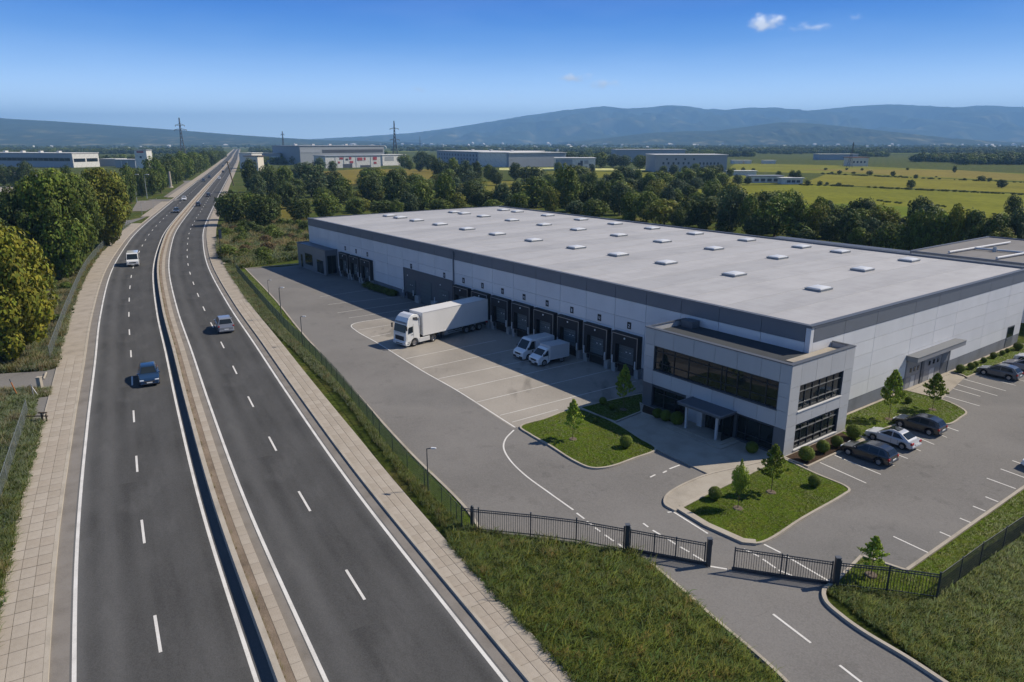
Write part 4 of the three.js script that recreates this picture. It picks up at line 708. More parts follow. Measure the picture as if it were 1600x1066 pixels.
// right of the highway up to the warehouse
const gR = 'tree clump between the highway and the far left corner of the warehouse';
[[366, 292, 352, 50], [411, 292, 357, 52], [392, 300, 350, 40], [352, 300, 344, 30], [393, 254, 300, 34], [421, 256, 304, 36], [446, 254, 302, 36], [487, 258, 308, 62], [439, 286, 314, 26], [470, 300, 350, 36], [509, 304, 342, 52], [404, 270, 318, 34], [462, 270, 312, 36], [430, 300, 346, 30]].forEach((a, i) => treeAt(...a, [LM.dark, LM.dark, LM.mid, LM.blue][i % 4], ['dark', 'very dark', 'mid green', 'bluish green'][i % 4] + ' tree in the clump ' + (a[2] > 335 ? 'nearest the camera' : a[0] < 425 ? 'by the far highway' : 'farther back') + ' left of the warehouse', gR));
const beltName = (u, i) => ['mid green', 'dark', 'olive', 'dark', 'mid green', 'golden green', 'bluish green'][(i * 5 + 2) % 7] + ' tree in the belt ' + (u < 640 ? 'behind the far end of the warehouse' : u < 860 ? 'just left of the roof corner at the back' : u < 1100 ? 'behind the middle of the back roof edge' : u < 1330 ? 'behind the right half of the back roof edge' : 'behind the neighbouring hall at the right');
const gB = 'belt of trees and tall shrubs behind the warehouse';
[[538, 274, 316, 34], [556, 310, 337, 40], [575, 276, 312, 42], [600, 309, 336, 52], [617, 271, 326, 46], [640, 300, 334, 44], [657, 272, 328, 40], [695, 276, 328, 44], [660, 280, 330, 42], [714, 294, 328, 34], [736, 286, 324, 34], [752, 292, 326, 40], [785, 292, 326, 44], [812, 300, 330, 40], [838, 268, 324, 54], [886, 265, 332, 56], [860, 290, 334, 36], [916, 278, 330, 40], [940, 284, 334, 38], [968, 282, 336, 40], [930, 305, 342, 40], [985, 300, 342, 44], [1010, 296, 346, 46], [1038, 300, 352, 66], [1072, 308, 356, 40], [1100, 302, 356, 52], [1140, 298, 362, 66], [1168, 304, 366, 44], [1210, 294, 370, 76], [1245, 312, 372, 42], [1272, 314, 372, 40], [1296, 330, 378, 40], [1325, 332, 382, 52], [1358, 336, 386, 40], [1390, 336, 394, 60], [1424, 330, 396, 40], [1455, 318, 398, 48], [1485, 330, 400, 40], [1512, 326, 402, 48], [1545, 324, 404, 46], [1580, 334, 404, 44], [1612, 330, 402, 50], [1340, 350, 388, 36], [1432, 350, 398, 40], [1560, 352, 408, 44], [1180, 330, 372, 40], [1060, 326, 358, 34], [900, 312, 338, 34], [770, 306, 330, 34], [620, 314, 338, 30], [690, 308, 334, 34]].forEach((a, i) => treeAt(...a, [LM.mid, LM.dark, LM.olive, LM.dark, LM.mid, LM.gold, LM.blue][(i * 5 + 2) % 7], beltName(a[0], i), gB));
{ // more trees closing the belt
  const r = rng(808); let k = 51;
  for (let i = 0; i < 95; i++) { const u = 440 + 680 * r(), v = 284 + 46 * r(); if (v > lerpList([[440, 345], [520, 325], [760, 312], [1000, 325], [1120, 340]], u) || (u > 705 && u < 800 && v < 300)) continue; const w = 26 + 22 * r(), h = (.75 + .4 * r()) * w * (.72 + (v - 284) / 160); k++; treeAt(u, v - h, v, w, [LM.mid, LM.dark, LM.olive, LM.dark, LM.mid, LM.gold, LM.blue][(k * 5 + 2) % 7], beltName(u, k), gB); }
  for (let i = 0; i < 40; i++) { const u = 1110 + 500 * r(), v = lerpList([[1110, 340], [1300, 362], [1600, 392]], u) + 14 * r() - 10, w = 30 + 24 * r(); k++; treeAt(u, v - w * (.8 + .4 * r()), v, w, [LM.mid, LM.dark, LM.olive, LM.dark, LM.mid, LM.gold, LM.blue][(k * 5 + 2) % 7], beltName(u, k), gB); }
}
const gM = 'scattered trees in front of the far office buildings';
[[686, 246, 284, 24], [708, 246, 284, 26], [728, 248, 285, 24], [746, 250, 284, 22], [764, 256, 283, 20], [772, 260, 284, 14], [805, 254, 282, 24], [700, 262, 290, 30], [730, 264, 290, 30], [776, 268, 290, 22], [632, 240, 262, 22], [660, 236, 262, 30], [674, 240, 268, 24], [925, 268, 296, 26], [950, 270, 298, 24], [980, 272, 300, 34], [997, 266, 292, 18], [1022, 270, 300, 22], [1040, 272, 296, 26], [1062, 268, 292, 32], [1088, 274, 296, 24], [1110, 270, 294, 22], [1130, 270, 292, 20], [1152, 272, 289, 18], [1168, 276, 288, 14], [865, 238, 258, 28], [890, 238, 258, 28], [912, 240, 260, 24], [938, 236, 262, 28], [958, 240, 262, 24], [975, 242, 262, 24], [1000, 242, 264, 28], [1018, 242, 264, 16], [845, 240, 258, 18], [1036, 258, 275, 14], [1052, 256, 274, 16], [1070, 259, 275, 14], [1086, 254, 274, 18], [1104, 258, 275, 15], [1122, 256, 276, 16], [1140, 262, 277, 12], [500, 246, 268, 20], [520, 250, 270, 16], [872, 252, 270, 14], [925, 256, 271, 12], [655, 252, 268, 14], [640, 250, 266, 14]].forEach((a, i) => treeAt(...a, [LM.dark, LM.mid, LM.blue][i % 3], ['dark', 'mid green', 'bluish'][i % 3] + ' round tree ' + (a[0] < 780 ? 'before the long office hall' : a[0] < 980 ? 'around the small patterned hall' : 'before the plain grey blue hall'), gM));
// field trees
treeAt(1423, 280, 295, 15, LM.dark, 'lone round tree in the middle of the right fields', null);
treeAt(1581, 303, 338, 27, LM.dark, 'large dark tree in the field at the right edge', null);
treeAt(1565, 280, 294, 15, LM.blue, 'pointed dark tree on the field hedge near the right edge', null);
treeAt(1237, 265, 286, 14, LM.dark, 'left one of two dark trees by the white farm sheds', null); treeAt(1246, 266, 287, 13, LM.dark, 'right one of two dark trees by the white farm sheds', null); treeAt(1216, 266, 284, 11, LM.dark, 'tree left of the two dark trees by the farm sheds', null);
const gF = 'small trees and bushes dotted along the field hedges';
[[1262, 281, 290, 10], [1281, 282, 290, 9], [1292, 284, 290, 6], [1311, 284, 291, 9], [1312, 266, 272, 9], [1300, 268, 272, 5], [1359, 266, 274, 12], [1395, 267, 276, 8], [1431, 272, 279, 8], [1334, 268, 272, 8], [1533, 274, 283, 14], [1546, 277, 284, 8], [1491, 258, 270, 7], [1407, 274, 277, 6], [1463, 275, 277, 4], [1507, 278, 282, 6], [1290, 262, 266, 6], [1323, 262, 266, 5], [1347, 262, 267, 5], [1418, 262, 266, 5], [1180, 268, 273, 6], [1146, 262, 270, 8], [1161, 261, 270, 8], [1177, 262, 270, 7]].forEach(a => treeAt(...a, LM.dark, 'small dark tree on a hedge line of the right fields', gF, FARC));
// hedge lines: one thing per row
function hedge(label, pts, hpx, n, seed) {
  const r = rng(seed), P = px(pts), t = thing('hedge_row', label, 'hedge', P[0]), geos = [];
  for (let i = 0; i < n; i++) { const k = r() * (P.length - 1), a = P[Math.floor(k)], b = P[Math.min(P.length - 1, Math.floor(k) + 1)], p = a.clone().lerp(b, k % 1), s = hpx * depthOf(p) / FOCAL * (.5 + .9 * r()); const g = FARB[i % 2].clone(); g.scale(s * 2.4, s, s * 1.4); g.translate(p.x - P[0].x + r() * 2 - 1, 0, p.z - P[0].z + r() * 3 - 1.5); geos.push(g); }
  const m = new THREE.Mesh(mergeGeometries(geos), LM.dark); m.name = 'foliage'; m.castShadow = true; t.add(m);
}
hedge('low dark hedge along the nearer edge of the right fields', [[1245, 289], [1330, 292], [1430, 297], [1520, 301], [1605, 305]], 2.6, 110, 3);
hedge('low dark hedge between the two farther right fields', [[1285, 272], [1370, 276], [1460, 280], [1605, 286]], 2.2, 90, 5);
hedge('broken hedge across the front of the near field', [[1340, 310], [1400, 318], [1450, 320], [1540, 334], [1605, 340]], 2.5, 34, 9);
// scrub between the highway and the warehouse, and along the belt
const scrubPoly = px([[338, 400], [350, 352], [440, 345], [484, 350], [484, 402], [372, 420]]);
{
  const r = rng(61); let n = 0; const gS = 'shrubs in the rough ground left of the warehouse';
  for (let k = 0; k < 400 && n < 70; k++) { const u = 338 + r() * 150, v = 350 + r() * 62, p = G(u, v); if (!inside(p, scrubPoly)) continue; n++; const s = 1.2 + 1.9 * r() * r(), top = v < 372 ? 1.35 : 1; plant('bush', 'shrub in the rough ground left of the warehouse', 'bush', gS, p, s * 1.4 * top, s * top, BUSHC[n % 3], [LM.mid, LM.brown, LM.olive, LM.olive, LM.dark][n % 5]); }
  const gT = 'low shrubs filling the tree belt behind the warehouse'; n = 0;
  for (let k = 0; k < 900 && n < 150; k++) { const u = 520 + r() * 1100, base = lerpList([[520, 332], [760, 322], [900, 334], [1100, 355], [1300, 378], [1600, 402]], u), v = base + r() * 6 - 30 * r(), p = G(u, v); n++; const s = 2 + 2.4 * r(); plant('bush', 'low shrub in the tree belt behind the warehouse', 'bush', gT, p, s * 1.5, s, BUSHC[n % 3], [LM.mid, LM.dark, LM.gold, LM.olive][n % 4]); }
  n = 0; const gV = 'shrubs below the large trees on the left';
  for (let k = 0; k < 200 && n < 46; k++) { const u = -30 + r() * 220, v = 345 + r() * 190, p = G(u, v); const lim = lerpList([[79, 563], [108, 482], [135, 421], [159, 391], [203, 353]].map(a => [a[1], a[0]]).reverse(), v); if (u > lim - 12) continue; n++; const s = 1 + 1.6 * r(); plant('bush', 'shrub below the large trees left of the highway', 'bush', gV, p, s * 1.5, s, BUSHC[n % 3], [LM.mid, LM.dark, LM.olive][n % 3]); }
}
// young trees on the lawns
// tiers of rising side branches set with leaves, narrow at the top
function youngCrown(seed, nB, nLeaf, leaf) {
  const r = rng(seed), br = []; for (let i = 0; i < nB; i++) { const t = Math.pow((i + .5) / nB, .85), y = .27 + .7 * t, len = (t < .12 ? .28 + 1.4 * t : .5 * Math.pow(1 - t, .95) + .03) * (.7 + .5 * r()), a = i * 2.39996 + r(); br.push([y, len, a, .25 + .5 * r(), .75 + .5 * r()]); }
  const g = crownGeo(seed, 1, nLeaf, leaf, { lobeR: .001 }), p = g.attributes.position, c = g.attributes.color, N = g.attributes.normal;
  for (let i = 0; i < nLeaf; i++) {
    const b = br[Math.floor(r() * nB)], k = .15 + .9 * Math.sqrt(r()), s = .045 * (1.1 - .4 * k), x = Math.cos(b[2]) * b[1] * k + (r() - .5) * s * 2.2, z = Math.sin(b[2]) * b[1] * k + (r() - .5) * s * 2.2, y = b[0] + b[1] * k * b[3] * .5 + (r() - .5) * s * 1.1;
    let ox = 0, oy = 0, oz = 0; for (let j = 0; j < 6; j++) { ox += p.getX(i * 6 + j) / 6; oy += p.getY(i * 6 + j) / 6; oz += p.getZ(i * 6 + j) / 6; }
    for (let j = 0; j < 6; j++) { const q = i * 6 + j; p.setXYZ(q, p.getX(q) - ox + x, p.getY(q) - oy + Math.min(.99, y), p.getZ(q) - oz + z); c.setXYZ(q, c.getX(q) * b[4], c.getY(q) * b[4], c.getZ(q) * b[4]); const n = V(N.getX(q) + Math.cos(b[2]) * .5, N.getY(q) + .5, N.getZ(q) + Math.sin(b[2]) * .5).normalize(); N.setXYZ(q, n.x, n.y, n.z); }
  }
  return g;
}
const YOUNG = [0, 1, 2].map(i => youngCrown(70 + i, 70, 3600, .03)), YT = [0, 1].map(i => trunkGeo(520 + i, .016, .9, 9, .16));
const ROUND = crownGeo(78, 26, 3000, .03, { cy: .64, ry: .3, rx: .5, cone: .2, lobeR: .17 });
const soilG = metreUV(new THREE.CylinderGeometry(.28, .32, .05, 14));
for (const [u, vt, vb, w, l, c, m] of [[895, 624, 686, 30, 'young conical tree on the lawn left of the forecourt', 0, LM.young], [974, 570, 640, 30, 'young tree in the shade by the last loading dock', 1, LM.young], [1153, 722, 794, 27, 'small round headed young tree with a tall leader on the corner lawn', 9, LM.young], [1205, 694, 769, 40, 'taller young tree on the corner lawn by the office corner', 2, LM.young], [1361, 838, 898, 37, 'young tree just inside the bar fence by the car park corner', 0, LM.young], [1389, 578, 655, 38, 'young conical tree on the gable lawn nearer the office', 1, LM.young], [1457, 583, 640, 36, 'young conical tree on the gable lawn beside the entrance path', 2, LM.young]]) {
  const p = G(u, vb, .1), h = heightAt(p, vt), wd = w * depthOf(p) / FOCAL * 1.1, t = plant('young_tree', l, 'tree', null, p, wd, h - .1, c === 9 ? ROUND : YOUNG[c], m, null);
  const k = shared('trunk', YT[tn++ % 2], M.bark, t); k.scale.set(1.5, h - .1, 1.5); shared('soil_ring', soilG, M.dirt, t, [0, .015, 0]);
  if (c === 9) { const g = shared('leader', YOUNG[0], m, t, [0, h * .78, 0]); g.scale.set(.28, h * .26, .28); }
}
// clipped round bushes
const BALL = [0, 1, 2].map(s => { const g = crownGeo(84 + s, 1, 3800, .042, { cy: .5, ry: .1, rx: .1, lobeR: .5, fill: .12, droop: .2 }); const c = new THREE.Box3().setFromBufferAttribute(g.attributes.position); g.translate(-(c.max.x + c.min.x) / 2, -c.min.y, -(c.max.z + c.min.z) / 2); const k = 1 / (c.max.x - c.min.x); g.scale(k, 1 / (c.max.y - c.min.y), k); return g; });
const balls = [[978, 699, 20, 'clipped round bush on the lawn left of the forecourt'], [1117, 780, 21, 'clipped round bush at the left corner of the corner lawn'], [1272, 760, 19, 'clipped round bush at the right side of the corner lawn'], [1259, 720, 24, 'round bush nearest the office corner in the mulch bed'], [1285, 707, 20, 'second round bush from the corner in the mulch bed'], [1307, 698, 18, 'third round bush from the corner in the mulch bed, the smallest'], [1333, 685, 23, 'round bush at the far end of the mulch bed beside the lawn'], [1174, 708, 19, 'dark round bush on the forecourt beside the shop window'],
  [1027, 653, 16, 'left shaded bush under the office ground window'], [1040, 658, 18, 'middle shaded bush under the office ground window'], [1058, 664, 22, 'right shaded bush under the office ground window'], [931, 660, 8, 'small shrub at the tip of the shaded lawn'], [942, 632, 12, 'low shrub on the shaded lawn by the last dock'], [956, 640, 10, 'low shrub behind the forecourt corner'],
  [1419, 630, 11, 'round bush beside the gable entrance path'], [1409, 619, 10, 'low bush against the gable wall left of the entrance'], [1500, 582, 13, 'round bush nearest the entrance on the far gable lawn'], [1517, 577, 11, 'second bush on the far gable lawn'], [1524, 573, 9, 'third bush on the far gable lawn'], [1537, 567, 9, 'fourth bush on the far gable lawn'], [1552, 560, 10, 'fifth bush on the far gable lawn'], [1566, 555, 8, 'sixth bush on the far gable lawn'], [1574, 551, 7, 'seventh bush on the far gable lawn'], [1590, 547, 13, 'large bush at the far end of the gable lawn']];
for (const [u, v, w, l] of balls) { const p = G(u, v, .09), s = w * depthOf(p) / FOCAL * 1.05; tn++; const t = thing('round_bush', l, 'bush', p, tn * 1.3); const c = shared('foliage', BALL[tn % 3], LM.box, t); c.scale.set(s, s * .98, s); const st = mesh('stem', cyl(.03, .03, .15, 0, -.02, 0, 6), M.bark, t); }
// shrub bed in the shade by the grey bay
[[574, 449], [582, 452], [590, 455], [598, 457], [607, 460], [614, 462]].forEach(([u, v], i) => plant('bush', 'low spiky shrub against the dock wall beside the grey bay', 'bush', 'low shrubs beside the grey bay', G(u, v), 1.9, 1.0, BUSHC[i % 3], LM.mid));
// ---------- vehicles ----------
const tyreG = (() => { const p = [[.2, -.1], [.29, -.1], [.325, -.07], [.335, 0], [.325, .07], [.29, .1], [.2, .1]].map(([x, y]) => new THREE.Vector2(x, y)); const g = new THREE.LatheGeometry(p, 20); g.rotateX(Math.PI / 2); return flat(g); })();
const rimG = (() => { const g = [new THREE.CylinderGeometry(.075, .075, .14, 10).rotateX(Math.PI / 2), new THREE.CylinderGeometry(.2, .2, .05, 18).rotateX(Math.PI / 2)]; for (let k = 0; k < 5; k++) { const b = box(.05, .19, .15, 0, .1, 0); b.rotateZ(k * 1.2566); g.push(b); } const ring = new THREE.TorusGeometry(.2, .022, 6, 18); for (const s of [-.075, .075]) g.push(ring.clone().translate(0, 0, s)); return merge(g); })();
function wheel(t, x, y, z, r, w = 1, rimMat = M.rim) { const g = new THREE.Group(); g.name = 'wheel'; g.position.set(x, r, z); const s = r / .335; g.scale.set(s, s, s * w); t.add(g); shared('tyre', tyreG, M.tyre, g); shared('rim', rimG, rimMat, g); }
// side outline -> solid with rounded edges
function slabOf(pts, width, bevel) { const s = new THREE.Shape(pts.map(p => new THREE.Vector2(...p))); const g = new THREE.ExtrudeGeometry(s, { depth: width - 2 * bevel, bevelEnabled: bevel > 0, bevelSize: bevel, bevelThickness: bevel, bevelSegments: 4, curveSegments: 8 }); g.translate(0, 0, -(width - 2 * bevel) / 2); return g; }
function arc(cx, cy, r, a0, a1, n = 8) { const o = []; for (let i = 0; i <= n; i++) { const a = a0 + (a1 - a0) * i / n; o.push([cx + Math.cos(a) * r, cy + Math.sin(a) * r]); } return o; }
function taper(g, y0, y1, k) { const p = g.attributes.position; for (let i = 0; i < p.count; i++) { const t = clamp((p.getY(i) - y0) / (y1 - y0)); p.setZ(i, p.getZ(i) * (1 - k * t)); } g.computeVertexNormals(); return g; }
function windowPane(pts, zAt, side, th = .012) { const s = new THREE.Shape(pts.map(p => new THREE.Vector2(...p))), g = new THREE.ExtrudeGeometry(s, { depth: th, bevelEnabled: false }); const p = g.attributes.position; for (let i = 0; i < p.count; i++) p.setZ(i, side * (zAt(p.getY(i)) + p.getZ(i))); g.computeVertexNormals(); return g; }
const carGlass = new THREE.MeshPhysicalMaterial({ name: 'car_glass', color: new THREE.Color().setRGB(.015, .02, .023), roughness: .05, ior: 1.42 });
function makeCar(name, label, cat, group, P) {
  const { L, W, Hh, col, kind } = P, t = thing(name, label, cat, [0, 0, 0], 0, group), pm = paint('car_paint', col), k = L / 4.5, r = .325 * Math.min(1, Hh / 1.45) * (P.wr ?? 1), xf = L * .31, xr = -L * .3, belt = Hh * .62, b = .1;
  const tall = kind === 'estate' || kind === 'hatch' || kind === 'suv';
  const tail = kind === 'sedan' ? belt * .99 : belt, hood = Hh * .5, deck = kind === 'suv' ? 1.08 : 1;
  const q = b * .9, out = [[-L / 2 + .1 + b, .2 + b], [-L / 2 + b, .4], [-L / 2 + b, belt * .68], [-L / 2 + .06 + b, tail * .9], [-L / 2 + .14 + b, tail - q], [-L * .1, belt + .01 - q], [L * .14, belt - q], [L * .24, belt * .985 - q], [L * .34, hood * 1.12 * deck - q], [L * .42, hood * 1.04 * deck - q], [L * .465, hood * .94 * deck - q], [L / 2 - b, hood * .68], [L / 2 - b, .4], [L / 2 - .08 - b, .2 + b],
    ...arc(xf, r, r + .04 + b, -.2, Math.PI + .2, 12).map(([x, y]) => [x, Math.max(.2 + b, y)]), ...arc(xr, r, r + .04 + b, -.2, Math.PI + .2, 12).map(([x, y]) => [x, Math.max(.2 + b, y)])];
  const plan = g => { const p = g.attributes.position; for (let i = 0; i < p.count; i++) { const e = Math.abs(p.getX(i)) / (L / 2), k2 = 1 - .13 * Math.pow(e, 5); p.setZ(i, p.getZ(i) * k2); } g.computeVertexNormals(); return g; };
  mesh('body', plan(slabOf(out, W, b)), pm, t, false);
  mesh('underbody', span(-L / 2 + .3, L / 2 - .3, .16, .4, -W / 2 + .16, W / 2 - .16), M.plastic, t);
  // cabin
  const fx = L * .235, tx = L * .03, rx = tall ? -L * .475 : -L * .40, rt = kind === 'sedan' ? -L * .22 : kind === 'hatch' ? -L * .36 : -L * .39, TK = .26;
  const cab = [[rx, belt - .1], [rx + .01, belt], [rt, Hh - .1], [rt + .2, Hh - .045], [rt + .55, Hh - .01], [(rt + tx) / 2 + .15, Hh], [tx - .3, Hh - .015], [tx - .08, Hh - .05], [tx + .04, Hh - .1], [fx, belt], [fx + .02, belt - .1]];
  const wc = W - .16; mesh('cabin', taper(slabOf(cab, wc, .05), belt - .02, Hh, TK), pm, t, false);
  const zAt = y => (wc / 2) * (1 - TK * clamp((y - belt + .02) / (Hh - belt + .02))) + .003, y0 = belt + .05, y1 = Hh - .1, atF = y => fx + (tx - fx) * (y - belt) / (Hh - .06 - belt), atR = y => rx + (rt - rx) * (y - belt) / (Hh - .05 - belt), mid = -L * .07;
  for (const s of [-1, 1]) {
    mesh('side_window', windowPane([[mid + .04, y0], [atF(y0) - .16, y0], [atF(y1) - .1, y1], [mid + .04, y1 + .02]], zAt, s), carGlass, t, false);
    const rr = tall && kind !== 'hatch' ? -L * .27 : null;
    mesh('side_window', windowPane(rr ? [[rr + .04, y0], [mid - .04, y0], [mid - .04, y1 + .02], [rr + .04, y1]] : [[atR(y0) + .28, y0], [mid - .04, y0], [mid - .04, y1 + .02], [atR(y1) + .2, y1 - .02]], zAt, s), carGlass, t, false);
    if (rr) mesh('quarter_window', windowPane([[atR(y0) + .18, y0], [rr - .04, y0], [rr - .04, y1], [atR(y1) + .16, y1 - .03]], zAt, s), carGlass, t, false);
    mesh('wing_mirror', rbox(.14, .11, .17, .03, fx - .22 * k, belt + .06, s * (W / 2 + .02)), pm, t, false);
    mesh('headlight', rbox(.22, .13, .36, .04, L / 2 - .14, hood * .86 * deck, s * (W / 2 - .26)), M.lampGlass, t, false);
    mesh('tail_light', rbox(.14, .18, tall ? .2 : .34, .03, -L / 2 + .075, belt * .84, s * (W / 2 - (tall ? .14 : .2))), M.red, t, false);
    for (const x of [fx - .02, mid, kind === 'hatch' ? xr + .25 : xr + .34]) mesh('door_gap', span(x - .008, x + .008, .34, belt - .05, s > 0 ? W / 2 - .004 : -W / 2 - .003, s > 0 ? W / 2 + .003 : -W / 2 + .004), M.plastic, t);
    for (const x of [mid + .2, xr + .5]) mesh('door_handle', span(x - .09, x + .09, belt - .15, belt - .12, s > 0 ? W / 2 : -W / 2 - .025, s > 0 ? W / 2 + .025 : -W / 2), kind === 'suv' ? M.steel : pm, t);
    mesh('sill', span(xr + r + .06, xf - r - .06, .2, .3, s > 0 ? W / 2 - .03 : -W / 2 - .006, s > 0 ? W / 2 + .006 : -W / 2 + .03), M.plastic, t);
    for (const x of [xf, xr]) wheel(t, x, 0, s * (W / 2 - .115), r);
  }
  const slope = (xa, ya, xb, yb, wa, wb, nm, off) => { const d = V(xb - xa, yb - ya, 0).normalize(), n = V(d.y, -d.x, 0).multiplyScalar(off), q = [[xa, ya, -wa], [xa, ya, wa], [xb, yb, wb], [xb, yb, -wb]].map(([x, y, z]) => V(x + n.x, y + n.y, z)), i = q.map(v => v.clone().addScaledVector(n, -1.5)); const g = new THREE.BufferGeometry(), f = []; for (const [a, b2, c, d2] of [[0, 1, 2, 3], [4, 7, 6, 5], [0, 4, 5, 1], [1, 5, 6, 2], [2, 6, 7, 3], [3, 7, 4, 0]]) for (const o of [a, b2, c, a, c, d2]) f.push(...(o < 4 ? q[o] : i[o - 4]).toArray()); g.setAttribute('position', new THREE.BufferAttribute(new Float32Array(f), 3)); g.computeVertexNormals(); mesh(nm, g, carGlass, t, false); };
  const wy = y => zAt(y) - .1;
  slope(atF(belt + .05), belt + .05, atF(Hh - .1), Hh - .1, wy(belt + .05), wy(Hh - .1), 'windscreen', .062);
  slope(atR(belt + .06), belt + .06, atR(Hh - .12), Hh - .12, wy(belt + .06), wy(Hh - .12), 'rear_window', -.062);
  mesh('grille', rbox(.06, .14, W * .5, .02, L / 2 - .005, hood * .7 * deck, 0), M.plastic, t, false); mesh('front_bumper', rbox(.12, .16, W * .86, .05, L / 2 - .02, .34, 0), P.bump ?? pm, t, false); mesh('air_intake', span(L / 2 + .03, L / 2 + .05, .3, .38, -W * .3, W * .3), M.plastic, t);
  mesh('rear_bumper', rbox(.14, .18, W * .9, .05, -L / 2 + .03, .38, 0), P.bump ?? pm, t, false); mesh('number_plate', [span(L / 2 + .045, L / 2 + .055, .4, .5, -.24, .24), span(-L / 2 - .035, -L / 2 - .02, .5, .6, -.24, .24)], M.plate, t);
  if (P.rails) for (const s of [-1, 1]) mesh('roof_rail', bar(V(rt + .3, Hh + .05, s * wc * .37), V(tx - .3, Hh + .04, s * wc * .37), .018, 6), M.steel, t);
  if (P.roofGlass) mesh('sunroof', rbox(.75, .02, wc * .5, .008, (rt + tx) / 2 + .15, Hh + .015 + .05, 0), carGlass, t, false);
  return t;
}
const heading = (d) => Math.atan2(-d.z, d.x);
function put(car, p, turn) { car.position.copy(p); car.rotation.set(0, turn, 0); return car; }
// parked in front of the office: noses towards the building
const NOSE = heading(BD.clone().negate());
const wheelsMid = (a, b, half) => { const P = G(...a), Q = G(...b), m = P.clone().add(Q).multiplyScalar(.5); return m.addScaledVector(BN, -half); };
const Lp = 3.6, Wp = 1.55, Hp = 1.24;
const dark = makeCar('parked_car', 'black estate car, first in the row nearest the gate', 'car', 'cars parked along the gable side', { L: Lp, W: Wp, Hh: Hp, col: [.009, .01, .012], kind: 'estate', rails: true, wr: .98 });
put(dark, wheelsMid([1327, 711.5], [1370, 728], .7), NOSE + .02);
put(makeCar('parked_car', 'silver saloon with dark sunroof parked between two black estates', 'car', 'cars parked along the gable side', { L: Lp, W: Wp, Hh: 1.2, col: [.42, .43, .45], kind: 'sedan', roofGlass: true, wr: .98 }), wheelsMid([1365, 688], [1408, 703.5], .7), NOSE - .01);
put(copyOf(dark, 'black estate car, third in the row, beside the gable lawn'), wheelsMid([1408, 667], [1449.5, 681.5], .7), NOSE + .01);
put(makeCar('parked_car', 'dark blue grey hatchback parked beside the far gable lawn', 'car', 'cars parked along the gable side', { L: 3.55, W: 1.55, Hh: 1.25, col: [.06, .07, .085], kind: 'hatch', wr: .98 }), wheelsMid([1538, 585.5], [1574.5, 595.5], .7), NOSE);
const lilac = makeCar('parked_car', 'grey saloon behind the hatchback at the far gable lawn', 'car', 'cars parked along the gable side', { L: 4.0, W: 1.64, Hh: 1.3, col: [.2, .2, .23], kind: 'sedan', wr: .98 }); put(lilac, BW(4.55, -32.6), NOSE);
put(makeCar('parked_car', 'white car at the right edge, farthest of the gable row', 'car', 'cars parked along the gable side', { L: 4.0, W: 1.64, Hh: 1.32, col: [.62, .63, .64], kind: 'hatch', wr: .98 }), BW(4.4, -36.2), NOSE);
put(makeCar('parked_car', 'white car cut by the right edge in the outer parking row', 'car', 'cars parked in the outer row', { L: 4.0, W: 1.64, Hh: 1.3, col: [.66, .67, .68], kind: 'hatch', wr: .98 }), (() => { const p = G(1592, 731); return p.addScaledVector(BD, 2.05).addScaledVector(BN, -.8); })(), NOSE + Math.PI * 0);
// moving cars
{ const p = G(234.5, 604), s = sNear(p), d = roadAt(s, 0).d; put(makeCar('moving_car', 'dark blue hatchback driving towards the viewer on the left carriageway', 'car', null, { L: 4.25, W: 1.78, Hh: 1.5, col: [.004, .02, .055], kind: 'hatch' }), p.addScaledVector(d, 1.95), heading(d.clone().negate())); }
{ const p = G(354.5, 521.5), s = sNear(p), d = roadAt(s, 0).d; put(makeCar('moving_car', 'silver grey SUV driving away on the right carriageway', 'car', null, { L: 4.5, W: 1.9, Hh: 1.78, col: [.19, .2, .22], kind: 'suv', rails: true, wr: 1.05 }), p.addScaledVector(d, 2.2), heading(d)); }
